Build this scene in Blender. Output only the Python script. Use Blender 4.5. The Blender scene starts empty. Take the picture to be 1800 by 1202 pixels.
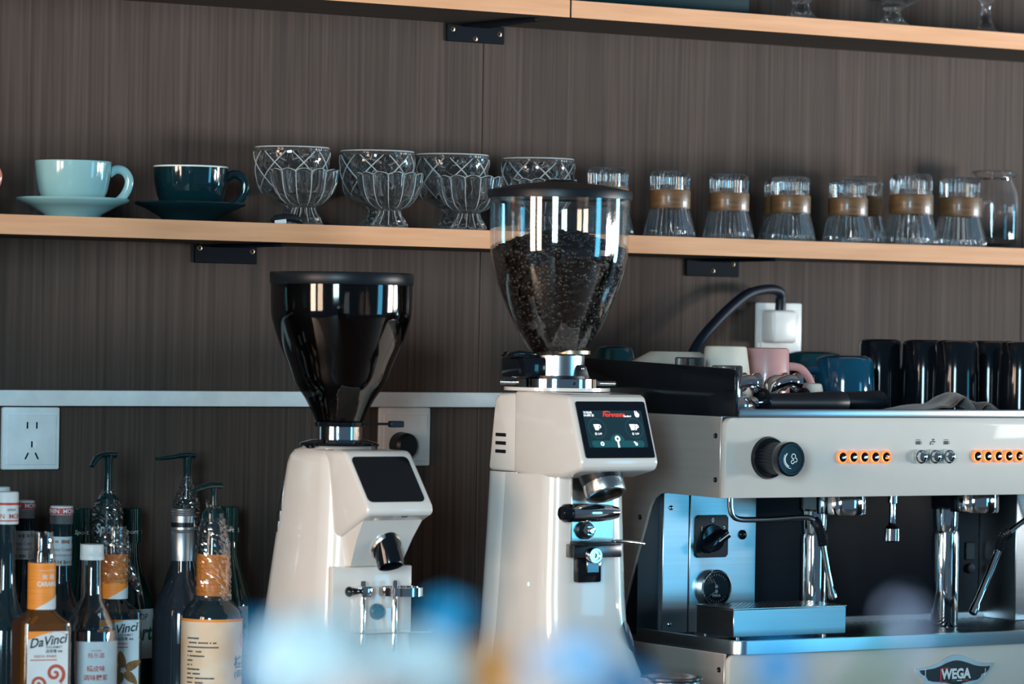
import bpy, bmesh, math, random
from mathutils import Vector, Matrix, noise
random.seed(7)
S = bpy.context.scene
COL = S.collection
PI = math.pi
# ------------------------------------------------------------------ camera
F_PX, YAW, ROLL, PITCH = 6450.0, math.radians(32.5), 0.016, -16 / 6450.0
fl = Vector((math.sin(YAW), math.cos(YAW), 0)); rt = Vector((math.cos(YAW), -math.sin(YAW), 0)); zu = Vector((0, 0, 1))
fwd = fl * math.cos(PITCH) + zu * math.sin(PITCH); upv = -fl * math.sin(PITCH) + zu * math.cos(PITCH)
cr, sr = math.cos(ROLL), math.sin(ROLL)
RX = rt * cr + upv * sr; UX = upv * cr - rt * sr
cam = bpy.data.cameras.new('camera'); cam_o = bpy.data.objects.new('camera', cam); COL.objects.link(cam_o)
cam_o.matrix_world = Matrix(((RX.x, UX.x, -fwd.x, -2.716), (RX.y, UX.y, -fwd.y, -4.598), (RX.z, UX.z, -fwd.z, 0.54), (0, 0, 0, 1)))
cam.sensor_width = 36; cam.lens = F_PX * 36 / 1800; cam.clip_start = 0.05
cam.dof.use_dof = True; cam.dof.focus_distance = 5.08; cam.dof.aperture_fstop = 5.6
S.camera = cam_o
# ------------------------------------------------------------------ world, daylight and added fill, exposure
w = bpy.data.worlds.new('world'); S.world = w; w.use_nodes = True
w.node_tree.nodes['Background'].inputs[0].default_value = (0.24, 0.42, 0.62, 1)
w.node_tree.nodes['Background'].inputs[1].default_value = 0.24
def area_light(name, loc, target, sx, sy, col, power):
    l = bpy.data.lights.new(name, 'AREA'); l.shape = 'RECTANGLE'; l.size = sx; l.size_y = sy; l.color = col; l.energy = power
    o = bpy.data.objects.new(name, l); COL.objects.link(o); o.location = loc
    o.rotation_euler = (Vector(target) - Vector(loc)).to_track_quat('-Z', 'Y').to_euler()
    return o
for x, y, z, sx, c_, p_ in ((4.45, -3.45, -0.02, 0.75, (0.98, 0.97, 0.95), 280), (5.0, -2.35, -0.02, 0.75, (0.98, 0.97, 0.95), 240), (2.75, -4.6, 0.35, 0.75, (0.12, 0.62, 1.0), 22), (5.35, -1.55, 0.35, 0.5, (0.25, 0.72, 1.0), 70)):  # the two blue panes are added for teal reflections on steel and glass
    area_light('daylight_and_fill_pane', (x, y, z), (0.1, 0, 0.5), sx, 1.5, c_, p_)
for x, y, p_ in ((-4.3, -1.35, 60), (-4.1, -2.2, 44)):
    area_light('evening_pane', (x, y, 0.75), (0, -0.3, 0.4), 0.6, 1.5, (1.0, 0.75, 0.57), p_ * 1.1)
area_light('cool_fill_light', (-4.7, -5.9, 1.1), (-1.0, -1.8, 0.4), 1.1, 1.7, (0.55, 0.84, 1.0), 310)  # added cool fill behind the camera, brightens blossoms, sockets and dark areas
S.view_settings.view_transform = 'Standard'; S.view_settings.look = 'None'
S.view_settings.exposure = 0.0; S.view_settings.gamma = 1.0; S.view_settings.use_curve_mapping = False
try:
    S.cycles.use_denoising = True; S.cycles.sample_clamp_indirect = 8; S.cycles.blur_glossy = 0.5
    S.cycles.max_bounces = 16; S.cycles.transmission_bounces = 14; S.cycles.transparent_max_bounces = 24
except Exception: pass

# ------------------------------------------------------------------ materials
def nd(t, kind, **kw):
    n = t.nodes.new(kind)
    for k, v in kw.items(): setattr(n, k, v)
    return n
def mat(name, col, rough=0.5, metal=0.0, trans=0.0, ior=1.45, coat=0.0, emit=None, es=1.0, var=0.08, nscale=(30, 30, 30), detail=4, bump=0.0, spec=0.5, coltwo=None, sheen=0.0, rv=0.0):
    m = bpy.data.materials.new(name); m.use_nodes = True; t = m.node_tree; b = t.nodes['Principled BSDF']
    tc = nd(t, 'ShaderNodeTexCoord'); mp = nd(t, 'ShaderNodeMapping'); mp.inputs['Scale'].default_value = nscale
    no = nd(t, 'ShaderNodeTexNoise'); no.inputs['Detail'].default_value = detail; no.inputs['Scale'].default_value = 1.0
    t.links.new(tc.outputs['Object'], mp.inputs[0]); t.links.new(mp.outputs[0], no.inputs['Vector'])
    cr_ = nd(t, 'ShaderNodeValToRGB')
    c2 = coltwo or tuple(min(1, c * (1 + var)) for c in col)
    c1 = tuple(c * (1 - var) for c in col) if coltwo is None else col
    cr_.color_ramp.elements[0].position = 0.3; cr_.color_ramp.elements[1].position = 0.7
    cr_.color_ramp.elements[0].color = (*c1, 1); cr_.color_ramp.elements[1].color = (*c2, 1)
    t.links.new(no.outputs['Fac'], cr_.inputs[0]); t.links.new(cr_.outputs[0], b.inputs['Base Color'])
    b.inputs['Roughness'].default_value = rough; b.inputs['Metallic'].default_value = metal
    if rv:
        mr = nd(t, 'ShaderNodeMapRange'); mr.inputs[3].default_value = max(0.02, rough - rv); mr.inputs[4].default_value = rough + rv
        t.links.new(no.outputs['Fac'], mr.inputs[0]); t.links.new(mr.outputs[0], b.inputs['Roughness'])
    b.inputs['Transmission Weight'].default_value = trans; b.inputs['IOR'].default_value = ior
    b.inputs['Coat Weight'].default_value = coat; b.inputs['Coat Roughness'].default_value = 0.05
    b.inputs['Specular IOR Level'].default_value = spec; b.inputs['Sheen Weight'].default_value = sheen
    if emit:
        b.inputs['Emission Color'].default_value = (*emit, 1); b.inputs['Emission Strength'].default_value = es
    if bump:
        bp = nd(t, 'ShaderNodeBump'); bp.inputs['Strength'].default_value = bump; bp.inputs['Distance'].default_value = 0.002
        t.links.new(no.outputs['Fac'], bp.inputs['Height']); t.links.new(bp.outputs[0], b.inputs['Normal'])
    return m
def thin_glass(name, tint=(0.97, 0.98, 0.98), rough=0.02, refl=0.10, edge=0.75):
    m = bpy.data.materials.new(name); m.use_nodes = True; t = m.node_tree; t.nodes.remove(t.nodes['Principled BSDF'])
    out = t.nodes['Material Output']; tr = nd(t, 'ShaderNodeBsdfTransparent'); gl = nd(t, 'ShaderNodeBsdfGlossy'); mx = nd(t, 'ShaderNodeMixShader')
    lw = nd(t, 'ShaderNodeLayerWeight'); lw.inputs['Blend'].default_value = 0.35
    mr = nd(t, 'ShaderNodeMapRange'); mr.inputs[3].default_value = refl; mr.inputs[4].default_value = edge
    t.links.new(lw.outputs['Facing'], mr.inputs[0]); t.links.new(mr.outputs[0], mx.inputs[0])
    no = nd(t, 'ShaderNodeTexNoise'); no.inputs['Scale'].default_value = 40
    tc = nd(t, 'ShaderNodeTexCoord'); t.links.new(tc.outputs['Object'], no.inputs['Vector'])
    rr = nd(t, 'ShaderNodeMapRange'); rr.inputs[3].default_value = rough; rr.inputs[4].default_value = rough + 0.05
    t.links.new(no.outputs['Fac'], rr.inputs[0]); t.links.new(rr.outputs[0], gl.inputs['Roughness'])
    tr.inputs[0].default_value = (*tint, 1)
    t.links.new(tr.outputs[0], mx.inputs[1]); t.links.new(gl.outputs[0], mx.inputs[2]); t.links.new(mx.outputs[0], out.inputs[0])
    return m
def wood_wall():
    m = mat('wall_veneer', (0.050, 0.0345, 0.0285), rough=0.7, nscale=(170, 20, 2.2), detail=6, coltwo=(0.093, 0.0635, 0.051), bump=0.08, spec=0.2)
    t = m.node_tree; b = t.nodes['Principled BSDF']
    ramp = [n for n in t.nodes if n.type == 'VALTORGB'][0]
    tc = [n for n in t.nodes if n.type == 'TEX_COORD'][0]
    mp = nd(t, 'ShaderNodeMapping'); mp.inputs['Scale'].default_value = (22, 4, 0.9)
    n2 = nd(t, 'ShaderNodeTexNoise'); n2.inputs['Scale'].default_value = 1.0; n2.inputs['Detail'].default_value = 5; n2.inputs['Distortion'].default_value = 1.2
    t.links.new(tc.outputs['Object'], mp.inputs[0]); t.links.new(mp.outputs[0], n2.inputs['Vector'])
    mr = nd(t, 'ShaderNodeMapRange'); mr.inputs[1].default_value = 0.3; mr.inputs[2].default_value = 0.7; mr.inputs[3].default_value = 0.78; mr.inputs[4].default_value = 1.12
    t.links.new(n2.outputs['Fac'], mr.inputs[0])
    mx = nd(t, 'ShaderNodeVectorMath', operation='SCALE'); t.links.new(ramp.outputs[0], mx.inputs[0]); t.links.new(mr.outputs[0], mx.inputs['Scale'])
    t.links.new(mx.outputs[0], b.inputs['Base Color'])
    return m
M = {}
M['wall'] = wood_wall()
M['dark'] = mat('dark_board', (0.03, 0.028, 0.028), 0.8)  # plain dark board, behind the panel joints and on cabinets
M['oak'] = mat('oak_edge', (0.62, 0.30, 0.15), 0.6, nscale=(5, 90, 90), detail=5, coltwo=(0.75, 0.39, 0.215), spec=0.3, bump=0.05)
M['shelfwood'] = mat('dark_shelf_veneer', (0.045, 0.034, 0.027), 0.6, nscale=(3, 60, 60), coltwo=(0.075, 0.057, 0.046), spec=0.2)
M['trunk'] = mat('trunking_plastic', (0.88, 0.88, 0.86), 0.4)
M['socket'] = mat('socket_plastic', (0.86, 0.90, 0.90), 0.3)
M['socketw'] = mat('socket_plastic_warm', (0.78, 0.74, 0.70), 0.3)
M['black'] = mat('black_plastic', (0.006, 0.009, 0.013), 0.38, spec=0.35)
M['blackgloss'] = mat('black_gloss', (0.005, 0.007, 0.010), 0.10, coat=0.15, spec=0.4)
M['navymetal'] = mat('bracket_paint', (0.004, 0.007, 0.012), 0.6, spec=0.08)
M['brass'] = mat('brass_screw', (0.75, 0.52, 0.33), 0.3, 1.0)
M['steel'] = mat('brushed_steel', (0.50, 0.54, 0.57), 0.30, 1.0, nscale=(3, 40, 420), rv=0.03, var=0.05)
M['chrome'] = mat('chrome', (0.80, 0.80, 0.80), 0.06, 1.0, var=0.03)
M['satin'] = mat('satin_steel', (0.62, 0.61, 0.59), 0.25, 1.0, var=0.05)
M['darksteel'] = mat('dark_steel', (0.16, 0.16, 0.17), 0.25, 1.0, nscale=(4, 60, 300), var=0.08)
M['splash'] = mat('tinted_splash_steel', (0.007, 0.010, 0.015), 0.25, 0.0, nscale=(4, 60, 200), spec=0.12)
M['boxcard'] = mat('dark_teal_card', (0.004, 0.022, 0.028), 0.6, spec=0.1)
M['bright'] = mat('bright_plated_trim', (0.72, 0.78, 0.80), 0.3, 0.55)
M['btnreflection'] = mat('button_blue_reflection', (0.03, 0.16, 0.24), 0.25, coat=0.3)  # bluish reflection on the push button painted into its colour
M['navybadge'] = mat('navy_badge', (0.01, 0.06, 0.11), 0.2, coat=0.4)
M['white'] = mat('grinder_enamel', (0.75, 0.69, 0.635), 0.22, coat=0.6, var=0.015)
M['whitecool'] = mat('machine_enamel', (0.64, 0.585, 0.525), 0.45, coat=0.08, spec=0.3, var=0.015)
M['beige'] = mat('beige_side_metal', (0.62, 0.53, 0.47), 0.32, 0.55, nscale=(40, 3, 120), var=0.05)
M['teal'] = mat('pale_teal_glaze', (0.27, 0.48, 0.49), 0.12, coat=0.7, var=0.04)
M['dteal'] = mat('dark_teal_glaze', (0.002, 0.018, 0.024), 0.08, coat=0.8)
M['dtealrim'] = mat('pale_inside_glaze', (0.65, 0.72, 0.66), 0.15, coat=0.5)
M['coral'] = mat('coral_glaze', (0.75, 0.22, 0.13), 0.15, coat=0.6)
M['bluemug'] = mat('blue_glaze', (0.003, 0.06, 0.11), 0.1, coat=0.8)
M['greenmug'] = mat('deep_green_glaze', (0.004, 0.05, 0.065), 0.12, coat=0.6)
M['pinkmug'] = mat('pink_glaze', (0.62, 0.31, 0.29), 0.3, coat=0.3)
M['creammug'] = mat('cream_glaze', (0.72, 0.66, 0.56), 0.3, coat=0.3)
def pressed():
    m = mat('pressed_glass', (0.98, 0.985, 0.985), 0.015, trans=1.0, ior=1.5, var=0.005); t = m.node_tree; out = t.nodes['Material Output']; pb = t.nodes['Principled BSDF']
    tr = nd(t, 'ShaderNodeBsdfTransparent'); tr.inputs[0].default_value = (0.95, 0.96, 0.96, 1); a1 = nd(t, 'ShaderNodeMixShader'); a1.inputs[0].default_value = 0.04
    t.links.new(pb.outputs[0], a1.inputs[1]); t.links.new(tr.outputs[0], a1.inputs[2])
    df = nd(t, 'ShaderNodeBsdfDiffuse'); df.inputs[0].default_value = (0.8, 0.86, 0.88, 1); a2 = nd(t, 'ShaderNodeMixShader')  # faint white towards the edges stands in for light refracted by the glass
    lw = nd(t, 'ShaderNodeLayerWeight'); lw.inputs['Blend'].default_value = 0.3; mr = nd(t, 'ShaderNodeMapRange'); mr.inputs[3].default_value = 0.0; mr.inputs[4].default_value = 0.06
    t.links.new(lw.outputs['Facing'], mr.inputs[0]); t.links.new(mr.outputs[0], a2.inputs[0]); t.links.new(a1.outputs[0], a2.inputs[1]); t.links.new(df.outputs[0], a2.inputs[2]); t.links.new(a2.outputs[0], out.inputs[0])
    return m
M['glass'] = pressed()
M['cutedge'] = mat('cut_edge_glints', (0.86, 0.88, 0.88), 0.10, trans=0.62, ior=1.35, coat=0.5, var=0.02)  # pale tubes on ridges and rims also stand in for their glints
M['hopper'] = thin_glass('hopper_acrylic', (0.97, 0.975, 0.97), 0.02, 0.05, 0.6)
M['tinted'] = thin_glass('tinted_acrylic', (0.42, 0.40, 0.39), 0.03, 0.04, 0.35)
M['clear'] = thin_glass('clear_bottle_glass', (0.90, 0.93, 0.94), 0.02, 0.05, 0.55)
M['film'] = thin_glass('cling_film', (0.86, 0.88, 0.88), 0.10, 0.16, 0.7)
M['darkglass'] = mat('dark_syrup_glass', (0.010, 0.022, 0.028), 0.06, coat=0.6)
M['greenglass'] = mat('green_syrup_glass', (0.003, 0.03, 0.026), 0.07, coat=0.6)
M['amber'] = mat('caramel_syrup_glass', (0.16, 0.06, 0.015), 0.07, coat=0.8, trans=0.35, ior=1.4)
M['greyglass'] = mat('smoky_wine_glass', (0.022, 0.026, 0.033), 0.08, coat=0.6)
M['paper'] = mat('white_label_paper', (0.66, 0.70, 0.71), 0.6)
M['orange'] = mat('orange_label_paper', (0.90, 0.28, 0.035), 0.5, nscale=(10, 10, 400), var=0.12)
M['peach'] = mat('peach_label_paper', (0.78, 0.46, 0.24), 0.5, nscale=(25, 25, 22), coltwo=(0.82, 0.66, 0.50))
M['red'] = mat('red_print', (0.55, 0.04, 0.03), 0.5)
M['redbrown'] = mat('brick_red_print', (0.45, 0.09, 0.05), 0.5)
M['ink'] = mat('dark_print', (0.02, 0.025, 0.03), 0.5)
M['greenink'] = mat('green_print', (0.02, 0.12, 0.07), 0.5)
M['almond'] = mat('almond_print', (0.26, 0.12, 0.035), 0.5, nscale=(300, 60, 60), var=0.5)
M['whiteprint'] = mat('white_print', (0.75, 0.78, 0.78), 0.5)
M['greyprint'] = mat('grey_print', (0.22, 0.25, 0.27), 0.5)
M['capwhite'] = mat('white_cap_plastic', (0.72, 0.72, 0.70), 0.4)
M['capsilver'] = mat('aluminium_cap', (0.42, 0.44, 0.46), 0.35, 0.9)
M['pump'] = mat('pump_plastic', (0.004, 0.025, 0.028), 0.12, coat=0.5)
M['bandwood'] = mat('wooden_band', (0.09, 0.045, 0.016), 0.4, nscale=(30, 30, 300), coltwo=(0.19, 0.095, 0.040), coat=0.2)
M['bean'] = mat('coffee_bean', (0.008, 0.005, 0.004), 0.35, nscale=(160, 160, 160), coltwo=(0.028, 0.015, 0.010), spec=0.4)
M['screen'] = mat('display_glass', (0.004, 0.006, 0.009), 0.06, coat=0.3)
M['ui'] = mat('display_lit', (0.004, 0.012, 0.016), 0.3, emit=(0.006, 0.024, 0.034), es=1.0)
M['uibar'] = mat('display_bar', (0.004, 0.03, 0.035), 0.3, emit=(0.008, 0.075, 0.095), es=1.0)
M['uiring'] = mat('display_ring', (0.01, 0.03, 0.04), 0.3, emit=(0.02, 0.07, 0.085), es=1.0)
M['uiwhite'] = mat('display_white', (0.8, 0.8, 0.8), 0.3, emit=(0.85, 0.9, 0.92), es=1.0)
M['uired'] = mat('display_red', (0.7, 0.05, 0.03), 0.3, emit=(0.75, 0.06, 0.04), es=1.0)
M['glow'] = mat('orange_lamp_ring', (0.9, 0.25, 0.05), 0.3, emit=(1.0, 0.17, 0.03), es=1.25)
M['led'] = mat('cyan_led', (0.4, 0.9, 0.9), 0.3, emit=(0.35, 0.85, 0.95), es=1.6)
M['cable'] = mat('cable_rubber', (0.006, 0.009, 0.018), 0.5, spec=0.3)
M['towel'] = mat('grey_towel', (0.055, 0.042, 0.034), 0.95, nscale=(500, 500, 500), var=0.5, bump=0.6, sheen=0.4)
M['worktop'] = mat('worktop_stone', (0.035, 0.036, 0.04), 0.4, nscale=(60, 60, 60), var=0.3)
M['floor'] = mat('floor_boards', (0.07, 0.055, 0.05), 0.6, nscale=(3, 30, 3), var=0.25)
M['ceil'] = mat('ceiling_paint', (0.10, 0.10, 0.11), 0.9)
M['petalpale'] = mat('pale_blue_petals', (0.38, 0.47, 0.50), 0.6, nscale=(25, 25, 25), coltwo=(0.56, 0.57, 0.56))
M['petalcyan'] = mat('cyan_petals', (0.01, 0.33, 0.58), 0.6, var=0.2)
M['petalblue'] = mat('blue_petals', (0.01, 0.22, 0.46), 0.6, var=0.2)
M['petalperi'] = mat('periwinkle_petals', (0.30, 0.50, 0.72), 0.6, var=0.2)
M['petalorange'] = mat('orange_petals', (0.62, 0.22, 0.03), 0.6, var=0.2)
M['petalpink'] = mat('dusty_pink_petals', (0.55, 0.35, 0.30), 0.6, var=0.2)
M['petallilac'] = mat('lilac_petals', (0.42, 0.42, 0.56), 0.6, var=0.2)
M['stem'] = mat('flower_stem', (0.03, 0.10, 0.04), 0.6)
M['vase'] = mat('vase_ceramic', (0.5, 0.5, 0.5), 0.4)

# ------------------------------------------------------------------ mesh helpers
OFF = Vector((0, 0, 0))
def nb(): return bmesh.new()
def xf(bm, vs, Mx):
    if Mx is not None:
        for v in vs: v.co = Mx @ v.co
def box(bm, x0, x1, y0, y1, z0, z1, bev=0.0, seg=2, Mx=None):
    vs = [bm.verts.new((x, y, z)) for z in (z0, z1) for y in (y0, y1) for x in (x0, x1)]
    fs = [bm.faces.new([vs[i] for i in q]) for q in ((0, 2, 3, 1), (4, 5, 7, 6), (0, 1, 5, 4), (2, 6, 7, 3), (0, 4, 6, 2), (1, 3, 7, 5))]
    allv = vs
    if bev > 0:
        es = list({e for f in fs for e in f.edges})
        n0 = set(bm.verts) - set(vs)
        bmesh.ops.bevel(bm, geom=es, offset=bev, segments=seg, profile=0.5, affect='EDGES')
        allv = [v for v in bm.verts if v not in n0]
    xf(bm, allv, Mx)
def lathe(bm, prof, seg=48, Mx=None, mod=None, close=False, caps=True):
    rows = []; new = []
    for i, (r, z) in enumerate(prof):
        if r < 1e-6:
            v = bm.verts.new((0, 0, z)); rows.append([v]); new.append(v)
        else:
            row = []
            for k in range(seg):
                a = 2 * PI * k / seg
                rr, zz = (r, z) if mod is None else mod(r, z, a, i)
                v = bm.verts.new((rr * math.cos(a), rr * math.sin(a), zz)); row.append(v)
            rows.append(row); new += row
    pairs = list(zip(rows, rows[1:])) + ([(rows[-1], rows[0])] if close else [])
    for A, B in pairs:
        if len(A) == 1 and len(B) == 1: continue
        for k in range(seg):
            k2 = (k + 1) % seg
            if len(A) == 1: bm.faces.new((A[0], B[k2], B[k]))
            elif len(B) == 1: bm.faces.new((A[k], A[k2], B[0]))
            else: bm.faces.new((A[k], A[k2], B[k2], B[k]))
    if caps and not close:
        if len(rows[0]) > 1: bm.faces.new(rows[0][::-1])
        if len(rows[-1]) > 1: bm.faces.new(rows[-1])
    xf(bm, new, Mx)
def smooth_path(pts, n=6):
    P = [Vector(p) for p in pts]; out = []
    for i in range(len(P) - 1):
        p0 = P[max(i - 1, 0)]; p1 = P[i]; p2 = P[i + 1]; p3 = P[min(i + 2, len(P) - 1)]
        for k in range(n):
            t = k / n
            out.append(0.5 * ((2 * p1) + (p2 - p0) * t + (2 * p0 - 5 * p1 + 4 * p2 - p3) * t * t + (3 * p1 - p0 - 3 * p2 + p3) * t ** 3))
    out.append(P[-1]); return out
def tube(bm, pts, r, seg=12, sm=0, caps=True, flat=1.0):
    P = smooth_path(pts, sm) if sm else [Vector(p) for p in pts]
    n = len(P); R = [r] * n if not isinstance(r, (list, tuple)) else [r[min(len(r) - 1, int(round(i * (len(r) - 1) / (n - 1))))] for i in range(n)]
    rows = []; prev = None
    for i, p in enumerate(P):
        d = (P[min(i + 1, n - 1)] - P[max(i - 1, 0)]).normalized()
        if prev is None:
            a = Vector((0, 0, 1)) if abs(d.z) < 0.9 else Vector((1, 0, 0))
            u = d.cross(a).normalized()
        else: u = (prev - d * prev.dot(d)).normalized()
        prev = u; v = d.cross(u)
        rows.append([bm.verts.new(p + (u * math.cos(2 * PI * k / seg) + v * math.sin(2 * PI * k / seg) * flat) * R[i]) for k in range(seg)])
    for A, B in zip(rows, rows[1:]):
        for k in range(seg): bm.faces.new((A[k], A[(k + 1) % seg], B[(k + 1) % seg], B[k]))
    if caps: bm.faces.new(rows[0][::-1]); bm.faces.new(rows[-1])
def prism(bm, poly, axis, a, b, bev=0.0, seg=2):
    # poly in the plane across AXIS: x -> (y,z), y -> (x,z), z -> (x,y)
    def p3(p, t): return {'x': (t, p[0], p[1]), 'y': (p[0], t, p[1]), 'z': (p[0], p[1], t)}[axis]
    A = [bm.verts.new(p3(p, a)) for p in poly]; B = [bm.verts.new(p3(p, b)) for p in poly]; n = len(poly)
    fs = [bm.faces.new(A[::-1]), bm.faces.new(B)] + [bm.faces.new((A[i], A[(i + 1) % n], B[(i + 1) % n], B[i])) for i in range(n)]
    if bev > 0:
        es = [e for e in {e for f in fs for e in f.edges} if e.calc_face_angle(0) is not None and len(e.link_faces) == 2]
        bmesh.ops.recalc_face_normals(bm, faces=fs)
        es = [e for e in es if e.calc_face_angle(0) > 0.35]
        bmesh.ops.bevel(bm, geom=es, offset=bev, segments=seg, profile=0.5, affect='EDGES')
def loft(bm, secs, caps=True):
    rows = [[bm.verts.new(p) for p in s] for s in secs]; n = len(rows[0])
    for A, B in zip(rows, rows[1:]):
        for k in range(n): bm.faces.new((A[k], A[(k + 1) % n], B[(k + 1) % n], B[k]))
    if caps: bm.faces.new(rows[0][::-1]); bm.faces.new(rows[-1])
def rrect(x0, x1, y0, y1, r, n=6):
    out = []
    for cx, cy, a0 in ((x1 - r, y1 - r, 0), (x0 + r, y1 - r, 90), (x0 + r, y0 + r, 180), (x1 - r, y0 + r, 270)):
        for k in range(n + 1):
            a = math.radians(a0 + 90 * k / n); out.append((cx + r * math.cos(a), cy + r * math.sin(a)))
    return out
def ball(bm, c, r, sx=1, sy=1, sz=1, u=16, v=10):
    bmesh.ops.create_uvsphere(bm, u_segments=u, v_segments=v, radius=r, matrix=Matrix.Translation(c) @ Matrix.Diagonal((sx, sy, sz, 1)))
def rotx(a): return Matrix.Rotation(math.radians(a), 4, 'X')
def roty(a): return Matrix.Rotation(math.radians(a), 4, 'Y')
def rotz(a): return Matrix.Rotation(math.radians(a), 4, 'Z')
def T(x, y, z): return Matrix.Translation((x, y, z))
FRONT = rotx(90)           # lathe axis +z -> -y (faces the room)
def obj(name, bm, m, parent=None, smooth=True, ang=38, kind=None, label=None):
    bmesh.ops.recalc_face_normals(bm, faces=bm.faces)
    if OFF.length > 0: bmesh.ops.translate(bm, verts=bm.verts, vec=OFF)
    for f in bm.faces: f.smooth = smooth
    if smooth:
        la = math.radians(ang)
        for e in bm.edges:
            if len(e.link_faces) == 2 and e.calc_face_angle(0) > la: e.smooth = False
    me = bpy.data.meshes.new(name); bm.to_mesh(me); bm.free()
    me.materials.append(M[m])
    o = bpy.data.objects.new(name, me); COL.objects.link(o)
    if parent is not None: o.parent = parent
    if kind: o['kind'] = kind
    if label: o['label'] = label
    return o
def tag(o, label, cat, group=None, kind=None):
    o['label'] = label; o['category'] = cat
    if group: o['group'] = group
    if kind: o['kind'] = kind
    return o
def thing(name, label, cat, loc=(0, 0, 0), rz=0, group=None):
    o = bpy.data.objects.new(name, None); COL.objects.link(o); o.location = loc; o.rotation_euler = (0, 0, rz); o.empty_display_size = 0.02
    return tag(o, label, cat, group)
def struct(name, bm, m, label):
    o = obj(name, bm, m); o['kind'] = 'structure'; o['label'] = label; return o
def dup(root, loc, rz=0, label=None, group=None, sc=1.0):
    def rec(o, par):
        c = o.copy(); COL.objects.link(c); c.parent = par
        for ch in list(o.children): rec(ch, c)
        return c
    r = rec(root, None); r.location = loc; r.rotation_euler = (0, 0, rz); r.scale = (sc, sc, sc)
    if label: r['label'] = label
    if group: r['group'] = group
    return r
def text(bm, s, size, place, shear=0.0, bold=0.0, align='CENTER', space=1.0, sx=1.0):
    c = bpy.data.curves.new('txt', 'FONT'); c.body = s; c.size = size; c.align_x = align; c.align_y = 'CENTER'; c.shear = shear; c.offset = bold * size
    c.resolution_u = 3; c.space_character = space
    o = bpy.data.objects.new('txt', c); COL.objects.link(o)
    dg = bpy.context.evaluated_depsgraph_get(); dg.update()
    me = bpy.data.meshes.new_from_object(o.evaluated_get(dg))
    vs = [bm.verts.new(place(v.co.x * sx, v.co.y)) for v in me.vertices]
    for p in me.polygons:
        try: bm.faces.new([vs[i] for i in p.vertices])
        except ValueError: pass
    bpy.data.objects.remove(o); bpy.data.curves.remove(c); bpy.data.meshes.remove(me)
def cyl(r, z0, a0=0.0, lift=0.0004, c=(0, 0)):
    # wrap flat print round a cylinder; a0 in degrees from -y (front), positive to +x
    def f(u, v):
        a = math.radians(a0) + u / r
        return (c[0] + (r + lift) * math.sin(a), c[1] - (r + lift) * math.cos(a), z0 + v)
    return f
def wall_at(x0, y, z0):
    return lambda u, v: (x0 + u, y, z0 + v)
def patch(bm, place, u0, u1, v0, v1, nu=1, nv=1):
    g = [[bm.verts.new(place(u0 + (u1 - u0) * i / nu, v0 + (v1 - v0) * j / nv)) for i in range(nu + 1)] for j in range(nv + 1)]
    for j in range(nv):
        for i in range(nu): bm.faces.new((g[j][i], g[j][i + 1], g[j + 1][i + 1], g[j + 1][i]))
def shape(bm, place, pts): bm.faces.new([bm.verts.new(place(*p)) for p in pts])
def ringshape(bm, place, r0, r1, cx=0, cy=0, n=28, a0=0, a1=360, sx=1, sy=1):
    full = abs(a1 - a0) >= 360; k = n if full else n + 1; A = []; B = []
    for i in range(k):
        a = math.radians(a0 + (a1 - a0) * i / n)
        A.append(bm.verts.new(place(cx + r0 * math.cos(a) * sx, cy + r0 * math.sin(a) * sy))); B.append(bm.verts.new(place(cx + r1 * math.cos(a) * sx, cy + r1 * math.sin(a) * sy)))
    for i in range(n): bm.faces.new((A[i], B[i], B[(i + 1) % k], A[(i + 1) % k]))
def disc(bm, place, r, cx=0, cy=0, n=24, sx=1, sy=1):
    shape(bm, place, [(cx + r * math.cos(2 * PI * i / n) * sx, cy + r * math.sin(2 * PI * i / n) * sy) for i in range(n)])

# ================================================================== SETTING
b = nb(); box(b, -3.0, 3.3, 0.012, 0.03, -0.9, 2.0)
wall = struct('wall_back', b, 'dark', 'dark board behind the wall panels')
for x0, x1 in ((-2.963, -1.925), (-1.923, -0.885), (-0.883, 0.1548), (0.1562, 1.1948), (1.1962, 2.234), (2.236, 3.274)):
    b = nb(); box(b, x0, x1, 0.0, 0.012, -0.9, 2.0, 0.0006, 1)
    obj('wall_panel', b, 'wall', wall)
b = nb(); box(b, -3.5, 3.6, -5.6, 0.03, -0.94, -0.9); struct('floor', b, 'floor', 'brown floor of the coffee bar')
b = nb(); box(b, -3.0, 3.3, -2.0, 0.03, 2.0, 2.04); struct('ceiling', b, 'ceil', 'dark ceiling above the bar')
b = nb(); box(b, -1.6, 0.26, -0.016, 0.0, 0.4295, 0.4515, 0.002)
struct('trim_1', b, 'trunk', 'white cable trunking strip running along the wall')

# worktop and cabinet below the frame
wt = thing('worktop', 'dark stone worktop under the grinders and the espresso machine', 'worktop', (0.1, -0.35, -0.04))
OFF = -Vector((0.1, -0.35, -0.04))
b = nb(); box(b, -1.7, 1.7, -0.74, -0.002, -0.04, 0.0, 0.003); obj('slab', b, 'worktop', wt)
OFF = Vector((0, 0, 0))
b = nb(); box(b, -1.68, 1.68, -0.70, -0.004, -0.9, -0.041, 0.003)
tag(obj('base_cabinet', b, 'dark'), 'dark base cabinet carrying the stone worktop', 'cabinet')

# unseen panel added on the left to keep warm light off wall and bottles
b = nb(); box(b, -1.12, -1.10, -0.51, -0.001, 0.0, 0.6580, 0.001, 1)
tag(obj('shade_panel', b, 'dark'), 'unseen dark upright panel added left of the frame to shade wall and bottles', 'panel')
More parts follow.
